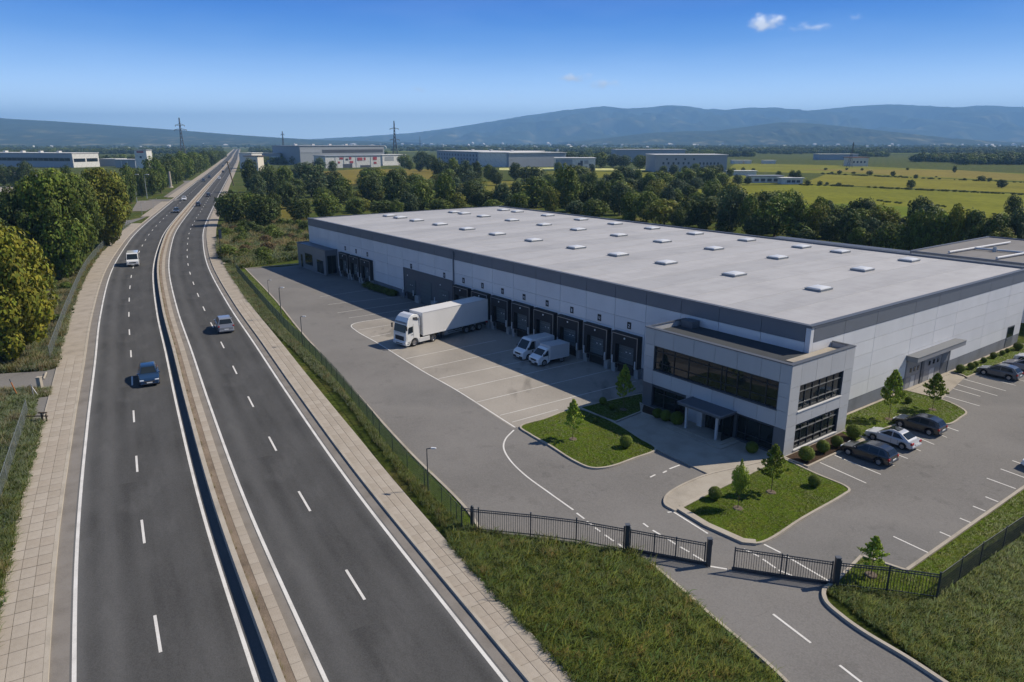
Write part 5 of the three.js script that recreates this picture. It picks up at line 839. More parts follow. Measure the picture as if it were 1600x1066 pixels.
// vans and box trucks: cab profile + load body
function makeVan(name, label, cat, P) {
  const { L, W, Hh, cabL, boxed, col } = P, t = thing(name, label, cat), pm = paint('van_paint', col, .35), r = .34, xf = L / 2 - .85, xr = -L / 2 + .95, top = boxed ? Hh * .87 : Hh, x0 = L / 2 - cabL;
  const prof = [[boxed ? x0 : -L / 2 + .05, .42], [boxed ? x0 : -L / 2 + .05, top - .06], [boxed ? x0 + .1 : -L / 2 + .12, top], [L / 2 - 1.35, top], [L / 2 - 1.15, top - .1], [L / 2 - .52, Hh * .52], [L / 2 - .12, Hh * .43], [L / 2 - .05, Hh * .32], [L / 2 - .05, .3], [L / 2 - .1, .26], ...arc(xf, r, r + .06, -.2, Math.PI + .2).map(([x, y]) => [x, Math.max(.26, y)])];
  if (!boxed) prof.push(...arc(xr, r, r + .06, -.2, Math.PI + .2).map(([x, y]) => [x, Math.max(.26, y)]));
  mesh('cab', taper(slabOf(prof, W, .05), Hh * .5, top, .08), pm, t, false);
  const zA = y => W / 2 * (1 - .08 * clamp((y - Hh * .5) / (top - Hh * .5))) + .003, yb = Hh * .53, yt = top - .18, fxA = y => L / 2 - .52 + (-.63) * (y - Hh * .52) / (top - .1 - Hh * .52);
  for (const s of [-1, 1]) {
    mesh('side_window', windowPane([[L / 2 - cabL + .18, yb], [fxA(yb) - .14, yb - .04], [fxA(yt) - .14, yt], [L / 2 - cabL + .2, yt]], zA, s), carGlass, t, false);
    mesh('headlight', rbox(.2, .2, .26, .04, L / 2 - .1, Hh * .36, s * (W / 2 - .2)), M.lampGlass, t, false); mesh('wing_mirror', rbox(.1, .26, .14, .03, fxA(yb) - .1, yb + .16, s * (W / 2 + .12)), M.plastic, t, false);
    mesh('tail_light', span(-L / 2 - .01, -L / 2 + .04, .62, .86, s > 0 ? W / 2 - .16 : -W / 2 + .06, s > 0 ? W / 2 - .06 : -W / 2 + .16), M.red, t);
    mesh('door_gap', span(L / 2 - cabL + .12, L / 2 - cabL + .135, .45, yt, s > 0 ? W / 2 - .06 : -W / 2 - .003, s > 0 ? W / 2 + .003 : -W / 2 + .06), M.plastic, t);
    wheel(t, xf, 0, s * (W / 2 - .13), r, 1.05); wheel(t, xr, 0, s * (W / 2 - .13), r, 1.3);
  }
  { const xa = fxA(Hh * .54), ya = Hh * .54, xb = fxA(top - .16), yb2 = top - .16, n = V(yb2 - ya, xa - xb, 0).normalize().multiplyScalar(.055), w1 = zA(ya) - .09, w2 = zA(yb2) - .1; const g = new THREE.BufferGeometry(), q = [[xa, ya, -w1], [xa, ya, w1], [xb, yb2, w2], [xb, yb2, -w2]].map(([x, y, z]) => [x + n.x, y + n.y, z]); g.setAttribute('position', new THREE.BufferAttribute(new Float32Array([q[0], q[1], q[2], q[0], q[2], q[3]].flat()), 3)); g.computeVertexNormals(); mesh('windscreen', g, carGlass, t, false); }
  mesh('grille', rbox(.06, .2, W * .56, .02, L / 2 - .01, Hh * .335, 0), M.plastic, t, false); mesh('front_bumper', rbox(.16, .24, W * .96, .05, L / 2 - .06, .36, 0), M.plastic, t, false); mesh('number_plate', [span(L / 2 + .02, L / 2 + .03, .34, .44, -.24, .24)], M.plate, t);
  mesh('chassis', span(-L / 2 + .1, L / 2 - .4, .32, .5, -W / 2 + .3, W / 2 - .3), M.plastic, t);
  if (boxed) {
    const bm = std('box_body', { c: P.boxCol ?? [.55, .56, .57], map: panelTex, r: .45 }), b = mesh('load_box', rbox(L - cabL + .02, Hh - .58, W + .1, .03, -L / 2 + (L - cabL) / 2, (Hh + .58) / 2, 0), bm, t);
    mesh('corner_post', [-1, 1].flatMap(s => [span(-L / 2 - .01, -L / 2 + .06, .58, Hh + .005, s > 0 ? W / 2 + .01 : -W / 2 - .058, s > 0 ? W / 2 + .058 : -W / 2 - .01), span(x0 - .06, x0 + .015, .58, Hh + .005, s > 0 ? W / 2 + .01 : -W / 2 - .058, s > 0 ? W / 2 + .058 : -W / 2 - .01)]), M.frameLight, b);
    mesh('side_rail', [-1, 1].map(s => span(-L / 2, x0, .55, .62, s > 0 ? W / 2 : -W / 2 - .06, s > 0 ? W / 2 + .06 : -W / 2)), M.frameLight, b); mesh('mudguard', [-1, 1].map(s => span(xr - .45, xr + .45, .5, .58, s > 0 ? W / 2 - .28 : -W / 2 + .02, s > 0 ? W / 2 - .02 : -W / 2 + .28)), M.plastic, t);
  } else mesh('rear_door', [span(-L / 2 - .0, -L / 2 + .01, .45, Hh - .25, -W / 2 + .12, -.02), span(-L / 2 - .0, -L / 2 + .01, .45, Hh - .25, .02, W / 2 - .12)], pm, t);
  return t;
}
const OUTW = heading(BN);
put(makeVan('delivery_van', 'white panel van on the apron, left of the box van', 'van', { L: 4.3, W: 1.7, Hh: 2.12, cabL: 1.8, boxed: false, col: [.58, .59, .6] }), BW(-28.9, 3.6), OUTW - .02);
put(makeVan('delivery_van', 'white box van on the apron, parked right of the panel van', 'van', { L: 4.05, W: 1.6, Hh: 2.0, cabL: 1.5, boxed: true, col: [.6, .61, .62], boxCol: [.42, .43, .44] }), BW(-26.25, 3.75), OUTW - .02);
{ const p = G(208, 417), s = sNear(p), d = roadAt(s, 0).d; put(makeVan('moving_van', 'white van coming down the left carriageway near the bend', 'van', { L: 5.0, W: 2.0, Hh: 2.35, cabL: 1.9, boxed: false, col: [.6, .6, .59] }), p.addScaledVector(d, 2.4), heading(d.clone().negate())); }
// articulated lorry backed on to a dock
{
  const t = thing('articulated_lorry', 'white articulated lorry with plain box trailer backed on to a loading dock', 'lorry'), pm = paint('lorry_paint', [.6, .6, .585], .35), W = 2.25, X = 6.4;
  // cab: x from X-1.95 to X
  const prof = [[X - 1.95, .75], [X - 1.95, 3.3], [X - 1.85, 3.48], [X - 1.45, 3.62], [X - 1.0, 3.56], [X - .62, 3.3], [X - .4, 2.95], [X - .3, 2.62], [X - .1, 1.62], [X - .05, .42], [X - .12, .3], [X - .5, .3], ...arc(X - 1.25, .47, .58, .1, Math.PI + .05).map(([x, y]) => [x, Math.max(.34, y)])];
  mesh('cab', taper(slabOf(prof, W, .06), 2.75, 3.7, .14), pm, t, false);
  const pane = (x0, y0, x1, y1, w0, w1, nm, m, o = .07) => { const n = V(y1 - y0, x0 - x1, 0).normalize().multiplyScalar(o), q = [[x0, y0, -w0], [x0, y0, w0], [x1, y1, w1], [x1, y1, -w1]].map(([x, y, z]) => [x + n.x, y + n.y, z]); const g = new THREE.BufferGeometry(); g.setAttribute('position', new THREE.BufferAttribute(new Float32Array([q[0], q[1], q[2], q[0], q[2], q[3]].flat()), 3)); g.computeVertexNormals(); return mesh(nm, g, m, t, false); };
  pane(X - .11, 1.72, X - .29, 2.55, W / 2 - .09, W / 2 - .12, 'windscreen', carGlass); mesh('sun_visor', rbox(.2, .22, W * .86, .04, X - .3, 2.78, 0), std('visor', { c: [.16, .19, .22], r: .25 }), t, false);
  mesh('grille', [0, 1, 2].map(k => rbox(.05, .12, W * .62, .02, X + .01, .9 + k * .16, 0)), M.plastic, t, false); mesh('grille_backing', span(X - .03, X + .015, .82, 1.3, -W * .34, W * .34), M.black, t); mesh('front_bumper', rbox(.22, .34, W + .04, .06, X - .04, .5, 0), pm, t, false); mesh('bumper_intake', span(X + .06, X + .075, .4, .52, -.6, .6), M.plastic, t); mesh('number_plate', span(X + .075, X + .085, .55, .65, -.25, .25), M.plate, t);
  mesh('wiper', [-1, 1].map(s => bar(V(X + .02, 1.62, s * .1), V(X + .0, 1.7, s * .8), .012, 4)), M.plastic, t);
  for (const s of [-1, 1]) {
    const z = q => s > 0 ? q : -q, sp2 = (x0, x1, y0, y1, a, b) => span(x0, x1, y0, y1, Math.min(z(a), z(b)), Math.max(z(a), z(b)));
    mesh('side_window', windowPane([[X - 1.05, 1.7], [X - .38, 1.6], [X - .48, 2.32], [X - 1.05, 2.36]], () => W / 2 + .003, s), carGlass, t, false);
    mesh('upper_window', windowPane([[X - 1.85, 2.95], [X - 1.15, 3.1], [X - 1.15, 3.35], [X - 1.75, 3.3]], y => W / 2 * (1 - .14 * clamp((y - 2.75) / .95)) + .004, s), M.plastic, t, false);
    mesh('door_gap', [sp2(X - 1.13, X - 1.115, .9, 2.6, W / 2 - .01, W / 2 + .004), sp2(X - .18, X - .165, .9, 1.6, W / 2 - .01, W / 2 + .004)], M.plastic, t); mesh('door_handle', sp2(X - 1.02, X - .84, 1.42, 1.47, W / 2, W / 2 + .03), M.plastic, t);
    mesh('step', [sp2(X - .62, X - .2, .42, .5, W / 2 - .2, W / 2 + .01), sp2(X - .66, X - .3, .62, .68, W / 2 - .1, W / 2 + .012)], M.plastic, t);
    mesh('wing_mirror', rbox(.12, .52, .16, .04, X - .02, 2.3, s * (W / 2 + .2)), M.plastic, t, false); mesh('mirror_arm', bar(V(X - .1, 2.55, s * W / 2), V(X - .02, 2.55, s * (W / 2 + .2)), .02, 5), M.plastic, t);
    mesh('headlight', rbox(.16, .22, .42, .05, X + .02, .66, s * (W / 2 - .25)), M.lampGlass, t, false); mesh('fairing', rbox(.06, 1.9, .5, .02, X - 1.98, 2.3, s * (W / 2 - .26)), pm, t, false);
    mesh('side_skirt', rbox(1.55, .5, .1, .03, X - 2.65, .62, s * (W / 2 - .04)), M.frameLight, t, false); mesh('mudguard', sp2(X - 4.35, X - 3.5, .98, 1.03, W / 2 - .5, W / 2), M.plastic, t);
    wheel(t, X - 1.25, 0, s * (W / 2 - .17), .47, .95); wheel(t, X - 3.95, 0, s * (W / 2 - .25), .47, 1.5);
    for (const x of [-2.7, -3.75, -4.8]) wheel(t, x, 0, s * (W / 2 - .22), .45, 1.35);
    mesh('landing_leg', sp2(X - 5.5, X - 5.35, .15, 1.0, W / 2 - .5, W / 2 - .36), M.plastic, t); mesh('side_guard', [sp2(-2.0, X - 5.7, .5, .58, W / 2 - .1, W / 2 - .06), sp2(-2.0, X - 5.7, .72, .8, W / 2 - .1, W / 2 - .06)], M.galv, t); mesh('pallet_box', sp2(X - 6.2, X - 5.65, .45, .95, W / 2 - .6, W / 2 - .05), M.galv, t);
    mesh('tail_light', sp2(-6.22, -6.16, .7, .9, W / 2 - .45, W / 2 - .1), M.red, t);
  }
  mesh('chassis', [span(-6.1, X - .6, .72, .92, -.55, -.35), span(-6.1, X - .6, .72, .92, .35, .55), span(X - 5, X - 1.95, .5, .75, -.8, .8)], M.plastic, t); mesh('fuel_tank', new THREE.CylinderGeometry(.3, .3, 1.1, 14).rotateZ(Math.PI / 2).translate(X - 2.6, .62, W / 2 - .4), M.steel, t, false);
  const tm = std('trailer_panel', { c: [.6, .59, .575], map: panelTex, r: .45 }), b = mesh('trailer', rbox(10.15, 2.62, W + .02, .03, -1.1, 2.36, 0), tm, t);
  mesh('edge_rail', [-1, 1].flatMap(s => [span(-6.19, 3.99, 3.62, 3.69, s > 0 ? W / 2 - .05 : -W / 2 - .03, s > 0 ? W / 2 + .03 : -W / 2 + .05), span(-6.19, 3.99, 1.0, 1.1, s > 0 ? W / 2 - .02 : -W / 2 - .03, s > 0 ? W / 2 + .03 : -W / 2 + .02), span(-6.2, -6.08, 1.1, 3.62, s > 0 ? W / 2 - .04 : -W / 2 - .03, s > 0 ? W / 2 + .03 : -W / 2 + .04), span(3.88, 4.0, 1.1, 3.62, s > 0 ? W / 2 - .04 : -W / 2 - .03, s > 0 ? W / 2 + .03 : -W / 2 + .04)]), M.frameLight, b);
  mesh('rear_door', [span(-6.2, -6.175, 1.12, 3.6, -W / 2 + .06, -.01), span(-6.2, -6.175, 1.12, 3.6, .01, W / 2 - .06)], tm, b); mesh('cooling_unit', rbox(.3, 1.2, 1.5, .05, 4.1, 2.75, 0), M.frameLight, b, false);
  put(t, BW(-41.75, 7.0), OUTW + .16);
}
// far traffic: one small car shape, copied
{
  const base = makeCar('far_car', 'dark car far along the highway', 'car', 'small far cars on the highway', { L: 4.4, W: 1.8, Hh: 1.5, col: [.03, .032, .036], kind: 'hatch' });
  const wh = makeCar('far_car', 'white car far along the left carriageway', 'car', 'small far white cars on the highway', { L: 4.4, W: 1.8, Hh: 1.55, col: [.6, .6, .6], kind: 'hatch' });
  const spots = [[276, 332, 0], [318, 283.5, 0], [327, 278, 0], [348, 260.5, 0], [310, 322, 1], [326, 307, 1], [348.6, 269.5, 1]];
  spots.forEach(([u, v, away], i) => { const p = G(u, v), d = roadAt(sNear(p), 0).d; put(i ? copyOf(base) : base, p, heading(away ? d : d.clone().negate())); });
  [[288, 313, 0], [343, 280, 1]].forEach(([u, v, away], i) => { const p = G(u, v), d = roadAt(sNear(p), 0).d; put(i ? copyOf(wh, 'white car far along the right carriageway', '') : wh, p, heading(away ? d : d.clone().negate())); if (!i) delete wh.userData.group; });
}
// ---------- far buildings ----------
const FM = { white: std('white_render', { c: [.58, .58, .56], map: concTex, r: .8 }), grey: std('grey_cladding', { c: [.28, .3, .33], map: panelTex, r: .7 }), mauve: std('mauve_cladding', { c: [.3, .3, .31], map: panelTex, r: .7 }), blue: std('blue_grey_cladding', { c: [.25, .27, .29], map: panelTex, r: .6 }), roofW: std('pale_roof', { c: [.52, .51, .49], r: .7 }), roofB: std('brown_roof', { c: [.11, .075, .06], r: .9 }), redPrint: std('red_print', { c: [.3, .04, .05], r: .7 }), yellow: std('yellow_wall', { c: [.45, .33, .06], r: .8 }), dark: std('dark_wall', { c: [.05, .055, .07], r: .6 }), cream: std('cream_wall', { c: [.55, .5, .42], r: .8 }) };
const winG = metreUV(box(1, 1, .2));
// front wall runs between ground marks a and b (left to right), body reaches back by depth
function farHall(name, label, cat, a, b, h, depth, wall, roofM, opt = {}) {
  const A = G(...a), B = G(...b), L = A.distanceTo(B), t = thing(name, label, cat, A, Math.atan2(-(B.z - A.z), B.x - A.x));
  mesh('wall', span(0, L, 0, h, -depth, 0), wall, t); if (opt.side) mesh('end_wall', span(L, L + .3, 0, h, -depth, 0), opt.side, t);
  const rf = mesh('roof', [span(-.6, L + .8, h, h + .5, -depth - .6, .6)], roofM, t);
  if (opt.units) for (let k = 0; k < opt.units; k++) mesh('roof_unit', span(L * (.12 + .8 * k / opt.units), L * (.12 + .8 * k / opt.units) + 3, h + .5, h + 2, -depth * .6, -depth * .6 + 3), FM.roofW, rf);
  for (const [x0, x1, n, y, w, hh, m] of opt.win ?? []) for (let k = 0; k < n; k++) { const q = shared('window', winG, m ?? M.glass, t, [L * (x0 + (x1 - x0) * (k + .5) / n), y, .02]); q.scale.set(w, hh, 1); }
  for (const [z0, z1, n, y, w, hh, m] of opt.sideWin ?? []) for (let k = 0; k < n; k++) { const q = shared('window', winG, m ?? M.glass, t, [L + (opt.side ? .32 : .02), y, -depth * (1 - (z0 + (z1 - z0) * (k + .5) / n))], Math.PI / 2); q.scale.set(w, hh, 1); }
  for (const [x0, x1, y0, y1, m, nm] of opt.patch ?? []) mesh(nm ?? 'panel', span(L * x0, L * x1, y0, y1, .0, .25), m, t);
  return t;
}
farHall('factory_building', 'long white two storey building with dark window band at the left edge', 'building', [-60, 259.5], [115, 262], 12.4, 28, FM.grey, FM.roofW, { side: FM.white, units: 5, win: [[.34, .98, 14, 7.0, 6.2, 2.8]], sideWin: [[.06, .48, 6, 6.4, 2.2, 3], [.54, .96, 6, 6.4, 2.2, 3]] });
farHall('white_tower', 'small white tower block with two dark windows left of the highway', 'building', [213, 263], [231, 263], 15.4, 10, FM.white, FM.grey, { side: FM.white, win: [[.3, .7, 1, 9.5, 1.8, 1.8, FM.dark], [.55, .95, 1, 4, 1.8, 1.5, FM.dark]], patch: [[.2, .8, 13.2, 14.6, FM.redPrint]] });
farHall('low_shed', 'low mauve shed between the long white building and the tower', 'shed', [155, 260], [181, 260], 6.5, 20, FM.mauve, FM.roofW);
farHall('low_shed', 'low pale blue shed directly left of the white tower', 'shed', [181, 262], [212, 262], 6.8, 18, FM.blue, FM.roofW, { patch: [[.3, .32, 0, 6, FM.white], [.6, .62, 0, 6, FM.white]] });
farHall('roadside_house', 'dark little house with red roof ornament among the trees left of the highway', 'house', [250, 272], [262, 272], 6, 8, FM.dark, FM.redPrint);
farHall('villa', 'brown roofed villa with pale columns right of the highway', 'house', [384, 268], [404, 268], 11.5, 14, FM.cream, FM.roofB, { win: [[.1, .9, 3, 7.5, 1.6, 2.6, FM.dark], [.1, .9, 3, 3, 1.6, 2.6, FM.dark]] });
farHall('white_pavilion', 'white pavilion with tall openings beside the brown roofed villa', 'house', [395, 264], [411, 263], 13, 12, FM.white, FM.white, { win: [[.1, .9, 3, 5, 1.4, 6, FM.dark]] });
farHall('workshop', 'grey workshop with a yellow wall strip right of the villa', 'workshop', [409, 257], [437, 257], 11, 22, FM.blue, FM.grey, { side: FM.white, patch: [[0, .45, 4.5, 8, FM.yellow], [.55, .95, 2, 8, FM.white]], win: [[.6, .9, 2, 7, 2, 1.6, FM.dark]] });
farHall('long_shed', 'low flat white roofed shed between workshop and blue grey hall', 'shed', [438, 256], [482, 257], 5, 20, FM.grey, FM.roofW, { patch: [[.5, 1, .5, 3, FM.white]] });
farHall('blue_hall', 'long blue grey hall with a row of dark windows in the distance', 'hall', [470, 258], [601, 255], 18.5, 60, FM.blue, FM.grey, { units: 4, win: [[.25, .98, 18, 13.2, 4.6, 3.2, FM.dark]], patch: [[.0, .22, 12, 15, FM.grey]] });
farHall('white_annex', 'white hall front printed with red shapes before the blue grey hall', 'hall', [509, 263], [595, 261], 10.4, 24, FM.white, FM.grey, { patch: [[.17, .175, 0, 10, FM.grey], [.32, .325, 0, 10, FM.grey], [.54, .545, 0, 10, FM.grey], [.81, .815, 0, 10, FM.grey], [.22, .25, 4, 5.6, FM.redPrint], [.25, .31, 7.4, 9, FM.redPrint], [.36, .4, 6.6, 8.2, FM.dark], [.42, .46, 7.2, 9.3, FM.redPrint], [.43, .49, 4, 6, FM.redPrint], [.57, .66, 6.2, 8.8, FM.redPrint], [.69, .72, 6.4, 8.8, FM.redPrint], [.86, .93, 6.6, 9.2, FM.redPrint], [.87, .92, 3, 4.8, FM.redPrint], [.31, .47, 0, 3.4, FM.dark], [.62, .8, 0, 2, FM.dark]] });
farHall('white_depot', 'low white depot with blue window strip right of the printed hall', 'depot', [598, 259], [634, 258], 10, 22, FM.white, FM.roofW, { side: FM.white, win: [[.08, .5, 1, 6.6, 11, 4, FM.blue], [.62, .9, 2, 5.6, 3, 2.6, FM.dark]], patch: [[0, 1, 0, 1.4, FM.roofW]] });
farHall('office_hall', 'long grey three storey office hall with pale roof in the centre distance', 'building', [683, 253.5], [795, 261.5], 12.6, 60, FM.grey, FM.roofW, { units: 3, win: [[.02, .98, 22, 9.2, 2.6, 2.2, FM.dark], [.02, .98, 22, 5.2, 2.6, 2.2, FM.dark]] });
farHall('office_wing', 'white windowed end wing of the long grey office hall', 'building', [795.6, 261.3], [850, 255.2], 12.8, 30, FM.white, FM.roofW, { win: [[.04, .5, 8, 9.8, 2.2, 1.8, FM.dark], [.56, .96, 6, 9.8, 2.2, 1.8, FM.dark], [.04, .5, 8, 6, 2.2, 1.9, FM.dark], [.56, .96, 6, 6, 2.2, 1.9, FM.dark], [.2, .96, 9, 2, 2.4, 2.4, FM.dark]] });
farHall('small_hall', 'small pale hall with dark triangle pattern on its white front', 'hall', [868, 266], [930, 266], 9.4, 24, FM.white, FM.roofW, { patch: [[0, .42, .2, 8.6, FM.blue], [.5, .56, 0, 3.4, FM.dark], [.56, .62, 0, 6, FM.dark], [.62, .68, 2, 7.6, FM.dark], [.72, .82, 5, 7.8, FM.mauve], [.84, .9, 3, 5, FM.dark], [.74, .8, 0, 3, FM.dark]] });
farHall('grey_hall', 'plain grey blue hall with a few small windows in front of the fields', 'hall', [1023, 269], [1135, 269], 12.6, 40, FM.mauve, FM.roofW, { win: [[.08, .5, 6, 6.6, 1.4, 1.7, FM.dark], [.6, .9, 6, 6.4, 1.3, 1.7, FM.dark], [.1, .6, 4, 9.6, 1.2, 1.4, FM.dark]], patch: [[.12, .2, .5, 2.6, FM.white], [.2, .3, .2, 3, FM.dark]] });
farHall('long_store', 'long low store with pale roof behind the round trees', 'store', [962, 254], [1070, 254], 14, 40, FM.grey, FM.roofW);
farHall('farm_shed', 'low white farm shed left of the two dark trees', 'shed', [1172, 286], [1222, 286], 3.6, 8, FM.white, FM.blue, { win: [[.1, .9, 4, 1.6, 2.4, 1.6, FM.dark]] });
farHall('farm_shed', 'low white farm shed under the two dark trees', 'shed', [1222, 288], [1254, 288], 3, 7, FM.white, FM.white, { win: [[.2, .9, 3, 1.5, 2, 1.3, FM.dark]] });
farHall('farm_shed', 'flat white farm roof at the left end of the far field', 'shed', [1140, 274], [1182, 274], 2.6, 9, FM.white, FM.white);
farHall('farm_house', 'small white farm house with orange roof above the field hedge', 'house', [1328, 260], [1356, 260], 8, 14, FM.cream, M.tilered, { win: [[.1, .9, 4, 4, 1.6, 1.8, FM.dark]] });
farHall('long_greenhouse', 'long white roofed shed beyond the far field', 'shed', [1280, 250], [1340, 250], 7, 20, FM.grey, FM.white);
[[1145, 256, 1160], [1164, 256, 1174], [1194, 256, 1212]].forEach(([u, v, u2]) => farHall('far_house', 'small white house beyond the far field edge', 'house', [u, v], [u2, v], 3.2, 9, FM.white, FM.roofW).userData.group = 'small white houses beyond the far field edge');
// scattered far houses in the plain
{
  const t = thing('plain_house', 'tiny pale house far out in the wooded plain', 'house', [0, 0, 0], 0, 'tiny pale houses in the wooded plain'), r = rng(202);
  mesh('wall', span(-1, 1, 0, 1, -1, 1), FM.white, t); const s = new THREE.Shape([new THREE.Vector2(-1.1, 1), new THREE.Vector2(1.1, 1), new THREE.Vector2(0, 1.7)]), g = new THREE.ExtrudeGeometry(s, { depth: 2.2, bevelEnabled: false }); g.translate(0, 0, -1.1); mesh('roof', g, M.tilered, t);
  for (let i = 0; i < 170; i++) { const u = -20 + r() * 1640, v = 226.5 + 13 * r() * r(), p = G(u, v), d = depthOf(p), o = i ? copyOf(t) : t, k = d / FOCAL; o.position.copy(p); o.rotation.y = r() * 3.1; o.scale.set((1.4 + 5 * r() * r()) * k * 1.1, (1.3 + 1.6 * r()) * k, (1 + 1.4 * r()) * k); if (r() < .5) o.children[1].material = FM.roofW; }
}
// pylons
function pylon(label, u, vb, vt, arms, lean = 0) {
  const p = G(u, vb), h = heightAt(p, vt), t = thing('power_pylon', label, 'pylon', p, .35), m = std('pylon_steel', { c: [.07, .075, .08], r: .7 }), b = h * .075, th = Math.max(.16, h * .006);
  const at = (s, y) => { const k = b * (1 - y / h) * (1 - .55 * Math.min(1, y / h * 1.6)) + h * .006; return [[-k, -k], [k, -k], [k, k], [-k, k]].map(([x, z]) => V(x + lean * y, y, z))[s]; };
  const legs = [], br = []; const ys = [0, .16, .3, .42, .53, .62, .7, .78, .85, .92, 1].map(k => k * h);
  for (let k = 0; k < ys.length - 1; k++) for (let s = 0; s < 4; s++) { legs.push(bar(at(s, ys[k]), at(s, ys[k + 1]), th, 4)); br.push(bar(at(s, ys[k]), at((s + 1) % 4, ys[k + 1]), th * .6, 3), bar(at((s + 1) % 4, ys[k]), at(s, ys[k + 1]), th * .6, 3)); }
  mesh('legs', legs, m, t); mesh('bracing', br, m, t);
  for (const [k, w] of arms) { const y = h * k, q = h * w; mesh('cross_arm', [bar(V(lean * y - q, y, 0), V(lean * y + q, y, 0), th * .8, 4), bar(V(lean * y - q, y, 0), V(lean * y, y + h * .035, 0), th * .6, 3), bar(V(lean * y + q, y, 0), V(lean * y, y + h * .035, 0), th * .6, 3)], m, t); mesh('insulator', [-1, 1].map(s => cyl(th, th, h * .03, lean * y + s * q * .95, y - h * .03, 0, 5)), m, t); }
}
pylon('tall lattice pylon above the trees left of the highway', 288, 256, 184, [[.84, .1], [.74, .13]]);
pylon('lattice pylon right of the blue grey hall', 618, 250, 189, [[.8, .12], [.52, .13]]);
pylon('slim mast like pylon between workshop and blue grey hall', 445, 256, 205, [[.9, .05]]);
pylon('faint small pylon on the skyline right of the lattice pylon', 656.5, 232, 213, [[.6, .16]]);
pylon('leaning slim mast in the fields on the right', 1327, 262, 222, [[.93, .04]], .08);
// ---------- fields ----------
function field(pts, c, y) { const m = std('field_cover', { c: [c[0] * 1.25, c[1] * 1.3, c[2] * .6], map: fieldTex, r: 1 }); return struct('field', sheet(px(pts), y), m); }
const FY = [.16, .145, .034];
field([[1030, 306], [1090, 296], [1130, 290.5], [1260, 288.5], [1440, 297], [1660, 306], [1660, 352], [1500, 348], [1330, 342], [1180, 330], [1080, 318]], [.135, .135, .028], .02);
field([[1180, 322], [1330, 318], [1460, 326], [1500, 342], [1330, 340], [1220, 334]], [.1, .125, .024], .05);
field([[1252, 287.5], [1290, 272.5], [1420, 276.5], [1640, 287.5], [1640, 303.5], [1440, 295]], [.15, .135, .034], .03);
field([[1140, 262], [1150, 255], [1330, 259], [1640, 273], [1640, 285], [1290, 271], [1140, 268]], [.145, .14, .04], .02);
field([[1240, 264], [1500, 266], [1640, 276], [1640, 284], [1400, 274]], [.17, .135, .06], .06);
field([[1130, 276], [1175, 272], [1262, 278], [1235, 287], [1130, 290]], [.13, .135, .035], .05);
field([[505, 268], [560, 264.5], [690, 264.5], [712, 276], [690, 292], [610, 290], [520, 290]], [.15, .115, .045], .02);
field([[805, 271], [870, 267.5], [1015, 269], [1135, 271], [1130, 281], [1000, 277], [830, 280]], [.13, .125, .04], .03);
field([[700, 292], [740, 283], [800, 283], [830, 290], [790, 304], [720, 302]], [.14, .125, .05], .03);
field([[1020, 281], [1150, 279], [1160, 290], [1040, 292]], [.13, .12, .04], .055);
field([[780, 262.5], [870, 262], [960, 264], [960, 266.5], [780, 266]], [.4, .38, .34], .07);
field([[940, 263], [1022, 265], [1022, 267], [940, 266]], [.4, .38, .34], .09);
field([[370, 330], [450, 316], [470, 345], [440, 356], [380, 356]], [.12, .1, .04], .02);
// pale strips far out in the plain
{ const r = rng(303); for (let i = 0; i < 60; i++) { const v = 225.2 + 16 * r() * r(), u = -100 + r() * 1800, w = (30 + 110 * r()), dv = (v - 222.7) * (.04 + .07 * r()), c = [[.2, .17, .07], [.13, .14, .045], [.26, .22, .12], [.1, .12, .035]][i % 4]; field([[u, v], [u + w, v + dv * .2 * r()], [u + w * 1.05, v + dv], [u + 6, v + dv * .9]], c, .3 + i * .02); } }
// ---------- far woodland (beyond what can be told apart) ----------
{
  const r = rng(404), n = new ImprovedNoise(), spots = [];
  while (spots.length < 12000) {
    const u = -60 + r() * 1720, v = 224.4 + 33 * Math.pow(r(), 1.5), p = G(u, v), d = depthOf(p);
    const den = n.noise(p.x / 260, 1.5, p.z / 420) + .5 * n.noise(p.x / 80, 4.5, p.z / 110);
    if (den < (v > 246 ? .16 : .02)) continue;
    if (v > 247 && ((u > 1128 && v > 251 + (u - 1128) * .024) || (u > 350 && u < 380) || (u > 480 && u < 690))) continue;
    if (Math.abs(p.x - roadAt(sNear(p), 0).p.x) < 24 + d * .004) continue;
    const s = (4.5 + 4.5 * r()) * (1 + d / 9000); spots.push([p, s]);
  }
  for (const [k, mt] of [[0, LM.dark], [1, LM.mid], [2, LM.blue]]) {
    const list = spots.filter((_, i) => i % 3 === k), im = new THREE.InstancedMesh(FARC[k], mt, list.length), q = new THREE.Object3D();
    list.forEach(([p, s], i) => { q.position.copy(p); q.rotation.y = r() * 6.28; q.scale.set(s * (1.1 + .8 * r()), s * (.8 + .4 * r()), s * 1.2); q.updateMatrix(); im.setMatrixAt(i, q.matrix); im.setColorAt(i, new THREE.Color().setScalar(.8 + .5 * r())); });
    im.name = numbered('distant_woodland'); im.castShadow = true; im.userData = { kind: 'stuff', label: ['dark', 'mid green', 'bluish green'][k] + ' trees of the wooded plain running to the hills', category: 'woodland' }; scene.add(im);
  }
}
